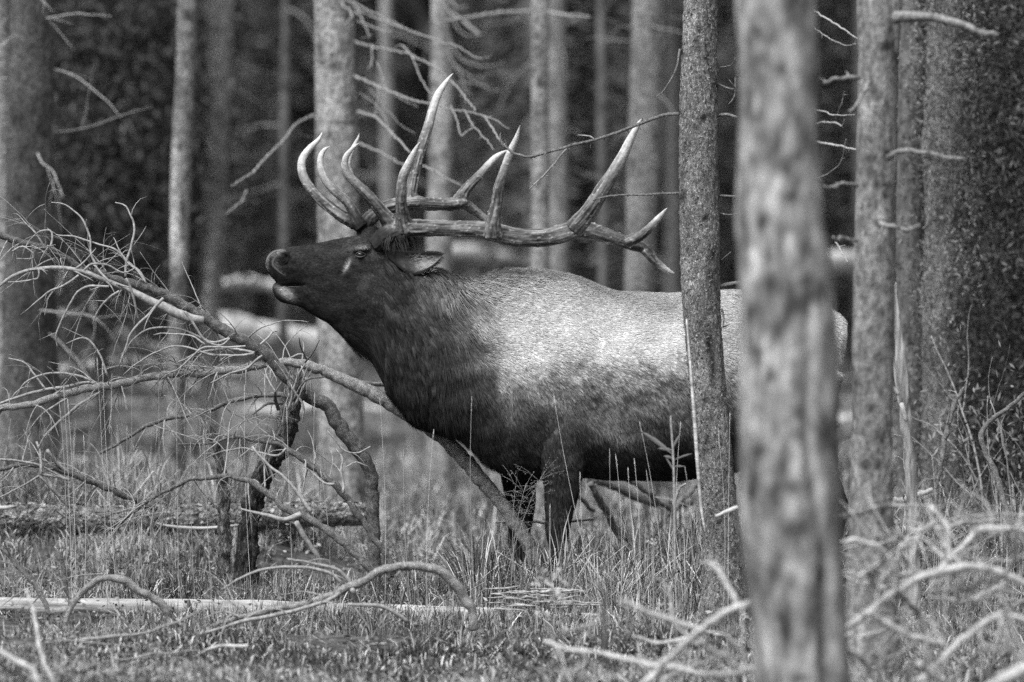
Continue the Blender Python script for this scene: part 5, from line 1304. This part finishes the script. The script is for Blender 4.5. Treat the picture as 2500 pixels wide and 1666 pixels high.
antler([
    ([(915, 600, 22), (937, 580, 24), (966, 564, 25), (1004, 558, 23), (1060, 558, 20), (1105, 558.5, 19.5), (1150, 559, 20), (1183, 562, 22), (1216, 570, 24), (1266, 580, 22.5), (1328, 580, 22), (1370, 572, 23), (1411, 560, 24), (1452, 567, 21), (1486, 578, 18.5), (1523, 590, 17), (1556, 597, 17), (1577, 609, 14), (1597, 635, 11.5), (1618, 654, 9), (1639, 666, 5), (1648, 668, 1.5)], N0, N2, False),
    ([(1577, 609, 14), (1597, 635, 11.5), (1618, 654, 9), (1639, 666, 5), (1648, 668, 1.5)], 19.69, N2, True),
    ([(1400, 560, 24), (1420, 538, 22), (1440, 515, 20), (1465, 474, 18.5), (1494, 428, 16), (1519, 383, 13.5), (1539, 341, 10.5), (1556, 308, 6.5), (1566, 290, 1.5)], 19.66, 19.55, True),
    ([(1530, 592, 15), (1560, 578, 13), (1585, 558, 11), (1606, 535, 8), (1622, 517, 4.5), (1629, 508, 1.5)], 19.69, 19.6, True),
    ([(1204, 577, 24), (1204, 540, 18), (1212, 499, 14), (1218, 457, 12.5), (1231, 416, 11), (1245, 374, 9.5), (1260, 339, 6.5), (1269, 311, 2.6), (1270, 306, 1.2)], 19.78, 19.6, True),
    ([(990, 560, 26), (985, 540, 20), (982, 520, 16), (979, 495, 14), (980, 460, 13), (985, 430, 12), (998, 401, 10.5), (1010, 376, 8), (1021, 355, 4), (1027, 346, 1.2)], 19.90, 19.72, True),
    ([(960, 556, 18), (950, 537, 16), (928, 511, 14), (903, 481, 13), (874, 452, 12), (852, 430, 10.5), (842, 408, 9.5), (845, 384, 8), (857, 367, 5.5), (870, 355, 3), (879, 348, 1.2)], 19.92, 19.78, True),
    ([(955, 560, 16), (930, 520, 13), (900, 485, 11), (868, 450, 9), (853, 420, 8.5), (850, 398, 8), (858, 372, 7), (868, 350, 5), (875, 335, 3), (878, 324, 1)], 19.96, 19.92, True),
], 'near antler, its long beam reaching back over the withers')
antler([
    ([(893, 585, 18), (890, 556, 19), (905, 532, 18), (945, 507, 16.5), (1004, 496, 18), (1038, 498, 16), (1076, 499, 16), (1105, 498, 16), (1131, 494, 16)], 20.05, 20.34, False),
    ([(1118, 492, 16), (1143, 456, 12.5), (1173, 426, 11), (1194, 401, 9.5), (1211, 384, 7.5), (1228, 373, 4.5), (1240, 367, 1.5)], 20.33, 20.42, True),
    ([(1125, 490, 15), (1143, 503, 12.5), (1164, 519, 10), (1185, 535, 8.5), (1205, 552, 6), (1225, 566, 2)], 20.34, 20.40, True),
    ([(1000, 502, 17), (1004, 460, 15.5), (1015, 409, 14), (1029, 359, 13), (1046, 308, 12), (1057, 266, 11), (1069, 232, 9.5), (1086, 205, 6.5), (1101, 185, 2.6), (1107, 179, 1.2)], 20.20, 20.36, True),
    ([(886, 556, 17), (869, 546, 16), (840, 532, 15), (811, 511, 14), (781, 485, 13), (752, 452, 12), (737, 418, 11), (739, 388, 10), (756, 363, 8.5), (777, 342, 5.5), (788, 321, 1.2)], 20.06, 20.18, True),
    ([(884, 556, 16), (876, 544, 15), (861, 515, 13), (844, 489, 11.5), (819, 468, 11), (795, 441, 9.5), (783, 409, 8.5), (783, 384, 7.5), (792, 366, 5), (805, 358, 1.6)], 20.04, 20.06, True),
], 'far antler, its tallest tine topping the picture')

# ------------------------------------------------------------------ grass
def blades(P0, H, lean, W, tone, name, mat='grass', label=None, cat='grass', ang=None):
    n = len(P0)
    r = np.random.default_rng(len(name) + n)
    a = ang if ang is not None else r.uniform(0, 2 * math.pi, n)
    dirh = np.stack([np.cos(a), np.sin(a), 0 * a], 1)
    fa = r.uniform(-.9, .9, n)
    side = np.stack([np.cos(fa), np.sin(fa), 0 * a], 1)
    Vs = []
    for k, f in enumerate((0, .4, .75)):
        c = P0 + dirh * (lean * f ** 1.8)[:, None] + np.array([0, 0, 1.0]) * (H * (f - .35 * (lean / H) * f ** 3))[:, None]
        w = W * (1 - .35 * f)
        Vs += [c - side * w[:, None], c + side * w[:, None]]
    tipc = P0 + dirh * lean[:, None] + np.array([0, 0, 1.0]) * (H * (1 - .55 * lean / H))[:, None]
    Vs.append(tipc)
    V = np.stack(Vs, 1).reshape(-1, 3)
    k = np.arange(n)[:, None] * 7
    Q = np.concatenate([k + np.array([[0, 1, 3, 2]]), k + np.array([[2, 3, 5, 4]])], 0)
    T = k + np.array([[4, 5, 6]])
    o = obj(name, (V, Q, T, np.repeat(tone, 7)), M[mat])
    tag(o, label, cat, kind='stuff')
    return o
r = np.random.default_rng(123)
def scatter(n, y0, y1, marg=1.12):
    y = np.sqrt(r.uniform(y0 ** 2, y1 ** 2, n))
    x = r.uniform(-1, 1, n) * (0.1157 * y * marg + 1.3)
    return x, y
def mkgrass(n, y0, y1, hmin, hmax, w, name, label, tone=(.10, .34), thr=.25, sc_=1.3, per=16, spread=.035, hfun=None, straw_f=.2):
    m = n // per
    x, y = scatter(m, y0, y1)
    p = np.stack([x, y, 0 * x], 1)
    keep = fbm(p, sc_, 61, 2) > r.uniform(thr - .12, thr + .2, m)
    x, y = x[keep], y[keep]; p = p[keep]; m = len(x)
    Ht = r.uniform(hmin, hmax, m) * (.35 + 1.1 * vn(p, .9, 71))
    if hfun is not None: Ht = Ht * hfun(x, y)
    Tt = r.uniform(tone[0], tone[1], m) * (.25 + 1.6 * vn(p, 2.6, 81) ** 1.4)
    Dt = r.uniform(0, 2 * math.pi, m)
    i = np.repeat(np.arange(m), per)
    k = len(i)
    ang = r.uniform(0, 2 * math.pi, k)
    rad_ = np.abs(r.normal(0, spread, k))
    X = x[i] + np.cos(ang) * rad_; Y = y[i] + np.sin(ang) * rad_
    H = Ht[i] * r.uniform(.3, 1.15, k)
    lean = H * np.clip(np.abs(r.normal(.4, .5, k)), .05, 1.35)
    tn = Tt[i] * r.uniform(.45, 1.6, k)
    tn = np.where(r.uniform(0, 1, k) < straw_f, r.uniform(.35, .7, k), tn)
    z = ground_h(X, Y)
    leanang = np.where(r.uniform(0, 1, k) < .75, ang + r.normal(0, .5, k), Dt[i])
    return blades(np.stack([X, Y, z - .01], 1), H, lean, w * r.uniform(.4, 1.5, k), tn, name, label=label, ang=leanang)
def low_front(x, y):       # the sward is short where the pale log lies in it
    f = np.where(y < 18.3, np.where(x > .95, .4, np.where((y > 17.1) & (x < .5), .28, .55)), np.where(y < 19.45, np.where(x < .45, .27, .42), 1.15))
    f = np.where((x < -.2) & (y > 20.35) & (y < 21.7), .3, f)
    return np.where((x < -.2) & (y > 19.45) & (y <= 20.35), .55, f)
mkgrass(125000, 15.2, 18.6, .08, .26, .0034, 'foreground_grass', 'blurred tufty grass along the bottom of the view', (.04, .26), .36, hfun=low_front)
mkgrass(180000, 18.2, 22.4, .16, .46, .0021, 'meadow_grass', 'sharp thin grass round the legs of the elk and the fallen limbs', (.04, .30), .36, hfun=low_front)
mkgrass(56000, 22, 32, .08, .28, .004, 'rear_grass', 'soft grass behind the elk between the trunks', (.05, .24), .27)
mkgrass(14000, 31, 62, .05, .12, .009, 'woodland_grass', 'thin pale grass on the floor of the wood', (.08, .30), .5)
# loose sticks lying in the sward
r7 = random.Random(31)
for i in range(46):
    y7 = r7.uniform(17.2, 26); x7 = r7.uniform(-1, 1) * .115 * y7
    a7 = r7.uniform(0, math.pi); L7 = r7.uniform(.15, .55); z7 = gz(x7, y7) + r7.uniform(.02, .10)
    p7, q7 = stub_twig(np.array([x7, y7, z7]), (math.cos(a7), math.sin(a7) * .6, r7.uniform(-.05, .25)), L7, r7.uniform(.003, .009), .15, rr=r7)
    o = obj('fallen_stick', MB().tube(p7, q7, 6), M['twig' if i % 2 else 'pale_wood'], None, loc=(x7, y7, gz(x7, y7)))
    tag(o, 'small dead stick lying loose in the grass', 'stick', 'dead sticks scattered through the grass')
# fine dead litter and small leaves
def litter(n, y0, y1, size, name, label, tone, zr, cat):
    x, y = scatter(n, y0, y1)
    z = ground_h(x, y) + r.uniform(0, 1, n) ** 2 * zr
    c = np.stack([x, y, z], 1)
    d1 = r.normal(0, 1, (n, 3)) * [1, 1, .5]; d1 /= np.linalg.norm(d1, axis=1)[:, None]
    d2 = np.cross(d1, r.normal(0, 1, (n, 3))); d2 /= np.linalg.norm(d2, axis=1)[:, None]
    L = size * r.uniform(.4, 1.5, (n, 1)); W = L * r.uniform(.25, .6, (n, 1))
    V = np.stack([c - d1 * L, c + d2 * W, c + d1 * L, c - d2 * W], 1).reshape(-1, 3)
    o = obj(name, (V, np.arange(4 * n).reshape(-1, 4), None, np.repeat(r.uniform(tone[0], tone[1], n), 4)), M['leaf'], smooth=False)
    tag(o, label, cat, kind='stuff')
litter(36000, 15.2, 24, .011, 'ground_cover', 'small weeds and leaves mixed into the grass', (.08, .38), .16, 'ground cover')
litter(9000, 24, 60, .03, 'leaf_litter', 'scraps and leaves on the floor of the wood', (.08, .35), .06, 'leaf litter')

# tall seeding stems, each one its own thing
def stem(x, y, xb, yb, d, lab, grp, head=36, bend=0, pale=.45):
    top = P(x, y, d); bot = P(xb, yb, d)
    bot[2] = gz(bot[0], bot[1]) - .01
    ctrl = (top + bot) / 2 + np.array([bend, 0, 0])
    s = np.linspace(0, 1, 14)[:, None]
    pts = bot * (1 - s) ** 2 + 2 * ctrl * s * (1 - s) + top * s ** 2
    t = thing('grass_stem', (bot[0], bot[1], bot[2] + .01), lab, 'grass stem', grp)
    V, Q, T = tube(pts, np.linspace(.0016, .0008, 14), 5)
    obj('stem', (V, Q, T, np.full(len(V), pale)), M['grass'], t)
    L = head * px(d)
    n = 26
    mb = MB()
    dv = pts[-1] - pts[-2]; dv /= np.linalg.norm(dv)
    for k in range(n):
        f = k / n
        c = pts[-1] - dv * L * (1 - f)
        a = rnd.uniform(0, 6.28)
        o_ = np.array([math.cos(a), math.sin(a) * .6, 0]) * .0042 * (math.sin(math.pi * min(1, f + .12)) + .15)
        e = c + o_ + dv * L * .16
        w_ = np.cross(dv, o_); w_ = w_ / (np.linalg.norm(w_) + 1e-9) * .0016
        mb.add(np.array([c, c + o_ * .8 + w_, e, c + o_ * .8 - w_]), np.array([[0, 1, 2, 3]]), None, pale * rnd.uniform(.8, 1.3))
    obj('seed_head', mb, M['grass'], t, smooth=False)
SG = 'seeding grass stems standing above the sward'
SL = 'tall thin grass stem with a narrow pale seed head standing above the grass'
stems = [(237, 875, 262, 1200, 19.2), (250, 885, 292, 1230, 19.1), (273, 915, 293, 1200, 19.3), (323, 880, 338, 1290, 19.0), (387, 915, 397, 1380, 18.9), (155, 940, 175, 1200, 19.6), (165, 975, 185, 1230, 19.5), (145, 985, 160, 1240, 19.6), (597, 940, 620, 1290, 19.4),
         (204, 1062, 204, 1260, 19.5), (310, 1040, 335, 1290, 19.4), (325, 1085, 350, 1330, 19.3), (430, 920, 436, 1130, 19.7), (986, 1095, 1010, 1290, 19.3), (1152, 970, 1165, 1290, 19.2), (927, 972, 938, 1290, 19.3), (1059, 1050, 1045, 1300, 19.2), (782, 1147, 800, 1330, 19.2),
         (1352, 965, 1480, 1220, 19.25), (1561, 1030, 1626, 1360, 18.9), (1488, 1095, 1494, 1330, 19.1), (1503, 1110, 1510, 1330, 19.1), (1533, 1142, 1570, 1330, 19.0), (1548, 1120, 1556, 1330, 19.1), (1672, 1140, 1680, 1330, 19.0), (1662, 1030, 1655, 1330, 19.0), (1416, 1155, 1450, 1380, 18.9), (1782, 1010, 1778, 1300, 19.0),
         (1753, 1055, 1760, 1330, 18.9), (1343, 1232, 1370, 1420, 18.9), (1225, 1275, 1180, 1400, 18.8), (700, 990, 720, 1330, 19.2), (768, 960, 770, 1330, 19.3), (497, 1050, 520, 1330, 19.2), (465, 1080, 480, 1330, 19.4), (1578, 1150, 1590, 1330, 19.1), (2105, 1185, 2140, 1420, 17.5), (2275, 1110, 2290, 1300, 18.5)]
for i, (x, y, xb, yb, d) in enumerate(stems):
    stem(x, y, xb, yb, d, SL, SG, head=rnd.uniform(22, 46), bend=rnd.uniform(-.05, .05), pale=rnd.uniform(.3, .6))
# airy panicle grass in front of the legs
def panicle(x, y, xb, yb, d, lab, seed):
    r_ = random.Random(seed)
    top = P(x, y, d); bot = P(xb, yb, d); bot[2] = gz(bot[0], bot[1])
    t = thing('panicle_grass', bot, lab, 'grass stem')
    s = np.linspace(0, 1, 14)[:, None]; ctrl = (top + bot) / 2 + np.array([-.05, 0, .06])
    pts = bot * (1 - s) ** 2 + 2 * ctrl * s * (1 - s) + top * s ** 2
    V, Q, T = tube(pts, np.linspace(.0015, .0007, 14), 5)
    obj('stem', (V, Q, T, np.full(len(V), .35)), M['grass'], t)
    mb = MB()
    for k in range(26):
        i = r_.randint(6, 12)
        p = pts[i]; e = p + np.array([r_.uniform(-.12, .12), r_.uniform(-.05, .05), r_.uniform(-.02, .1)])
        a, b = smooth_path([p, (p + e) / 2 + [0, 0, .01], e], [.0005] * 3, .02)
        mb.tube(a, b, 3, col=.25)
        for q in range(5):
            f = r_.uniform(.5, 1.05); c = p + (e - p) * f + np.array([r_.gauss(0, .006), 0, r_.gauss(0, .006)])
            V2, Q2, T2 = ellipsoid(c, [.0016, .0016, .0024], 0, 6)
            mb.add(V2, Q2, T2, .2)
    obj('seed_head', mb, M['grass'], t)
panicle(1330, 1150, 1215, 1390, 19.2, 'airy seeding grass stem leaning right in front of the front legs', 1)
panicle(1262, 1165, 1270, 1400, 19.3, 'airy seeding grass with tiny seeds before the left foreleg', 2)
panicle(1285, 1180, 1250, 1400, 19.25, 'airy seeding grass leaning behind its twin before the left foreleg', 3)
# whorled weed in front of the belly
bp = P(1648, 1330, 19.1)
t = thing('weed', (bp[0], bp[1], gz(bp[0], bp[1])), 'blurred whorled weed with narrow paired leaves before the dark belly', 'plant')
branch_on(t, [(1648, 1400, 3), (1646, 1200, 3), (1644, 1120, 3), (1638, 1030, 2.4), (1638, 1015, 1.5)], 18.3, 18.3, 'twig', name='stem')
def leaf(t, x0, y0, x1, y1, d, w, tone, name='leaf', dy=0.0):
    a = P(x0, y0, d); b = P(x1, y1, d + dy)
    L = b - a; n_ = np.cross(L, [0, 1, 0]); n_ /= np.linalg.norm(n_) + 1e-9
    pts = []
    for f, ww in ((0, .1), (.25, .8), (.55, 1), (.8, .6), (1, .02)):
        c = a + L * f + np.array([0, 0, -.15]) * np.linalg.norm(L) * f * f
        pts += [c - n_ * w * ww, c + np.array([0, -w * .4, 0]), c + n_ * w * ww]
    V = np.array(pts); Q = []
    for k in range(4):
        Q += [[3 * k, 3 * k + 1, 3 * k + 4, 3 * k + 3], [3 * k + 1, 3 * k + 2, 3 * k + 5, 3 * k + 4]]
    return obj(name, (V, np.array(Q), None, np.full(len(V), tone)), M['leaf'], t)
for (x0, y0, x1, y1, w) in ((1642, 1110, 1560, 1035, 9), (1642, 1100, 1605, 1090, 7), (1640, 1100, 1662, 1050, 5), (1644, 1125, 1690, 1100, 4), (1643, 1120, 1620, 1110, 6), (1644, 1140, 1672, 1135, 4), (1645, 1150, 1625, 1110, 4), (1640, 1060, 1637, 1010, 5)):
    leaf(t, x0, y0, x1, y1, 18.3, w * px(18.3) * .6, .16)
# pale seed fluff / flowering clumps
def clump(x, y, rr_, d, lab, n=60, tone=.5, seed=0):
    r_ = np.random.default_rng(seed)
    c0 = P(x, y, d)
    t = thing('flowering_weed', (c0[0], c0[1], gz(c0[0], c0[1])), lab, 'plant')
    pts = np.array([[c0[0], c0[1], gz(c0[0], c0[1]) - .01], [c0[0] + .01, c0[1], c0[2] * .5], c0])
    a, b = smooth_path(pts, [.002, .002, .0015], .02)
    obj('stem', MB().tube(a, b, 5, col=.3), M['grass'], t)
    mb = MB()
    for k in range(n):
        c = c0 + r_.normal(0, rr_ * px(d) * .5, 3)
        d1 = r_.normal(0, 1, 3); d1 /= np.linalg.norm(d1); d2 = np.cross(d1, r_.normal(0, 1, 3)); d2 /= np.linalg.norm(d2)
        L = rr_ * px(d) * r_.uniform(.08, .28)
        mb.add(np.array([c - d1 * L, c + d2 * L * .5, c + d1 * L, c - d2 * L * .5]), np.array([[0, 1, 2, 3]]), None, tone * r_.uniform(.6, 1.2))
    tag(obj('flower_head', mb, M['leaf'], t, smooth=False), kind='stuff')
clump(1345, 1418, 36, 17.0, 'blurred pale fluffy weed below the right foreleg', 80, .42, 1)
clump(1370, 1455, 20, 17.2, 'blurred pale weed just under the fluffy one', 60, .5, 2)
clump(1245, 1500, 16, 17.4, 'pale weed in front of the barkless log', 50, .6, 3)
clump(1140, 1560, 12, 16.8, 'small pale flower low in the centre grass', 26, .7, 4)
clump(1590, 1322, 16, 18.2, 'pale bitten leaf clump right of the forelegs', 40, .6, 5)
clump(1620, 1372, 11, 18.4, 'tiny white flower right of the forelegs', 24, .7, 6)
clump(125, 1540, 20, 17.2, 'pale ragged leaves at the lower left', 50, .55, 7)
clump(1735, 1375, 22, 16.6, 'blurred pale weed left of the front trunk', 50, .5, 8)
clump(545, 1500, 12, 17.8, 'small pale leaf on the barkless log', 24, .55, 9)
# broad pale grass leaves in the foreground, blurred
for i in range(34):
    x = rr.uniform(30, 1780); y = rr.uniform(1560, 1640)
    bp = P(x, y + 30, rr.uniform(16.2, 17.2))
    d = bp[1]
    a0 = np.array([bp[0], bp[1], gz(bp[0], bp[1])])
    n_ = 6
    s = np.linspace(0, 1, n_)
    L = rr.uniform(.07, .17); lean = rr.uniform(-1, 1) * L * .7
    c = a0 + np.stack([lean * s ** 2, 0 * s, L * s * (1 - .3 * s)], 1)
    w = .005 * np.sin(np.pi * np.clip(s * .8 + .2, 0, 1)) + .0006
    V = np.concatenate([c - np.stack([w, 0 * w, 0 * w], 1), c + np.stack([w, .3 * w, 0 * w], 1)])
    Q = np.array([[k, n_ + k, n_ + k + 1, k + 1] for k in range(n_ - 1)])
    o = obj('broad_leaf', (V, Q, None, np.full(len(V), rr.uniform(.25, .55))), M['leaf'], None, loc=a0)
    tag(o, 'broad blurred pale grass leaf at the bottom of the view', 'leaf', 'broad pale grass leaves along the bottom')
print('script done')
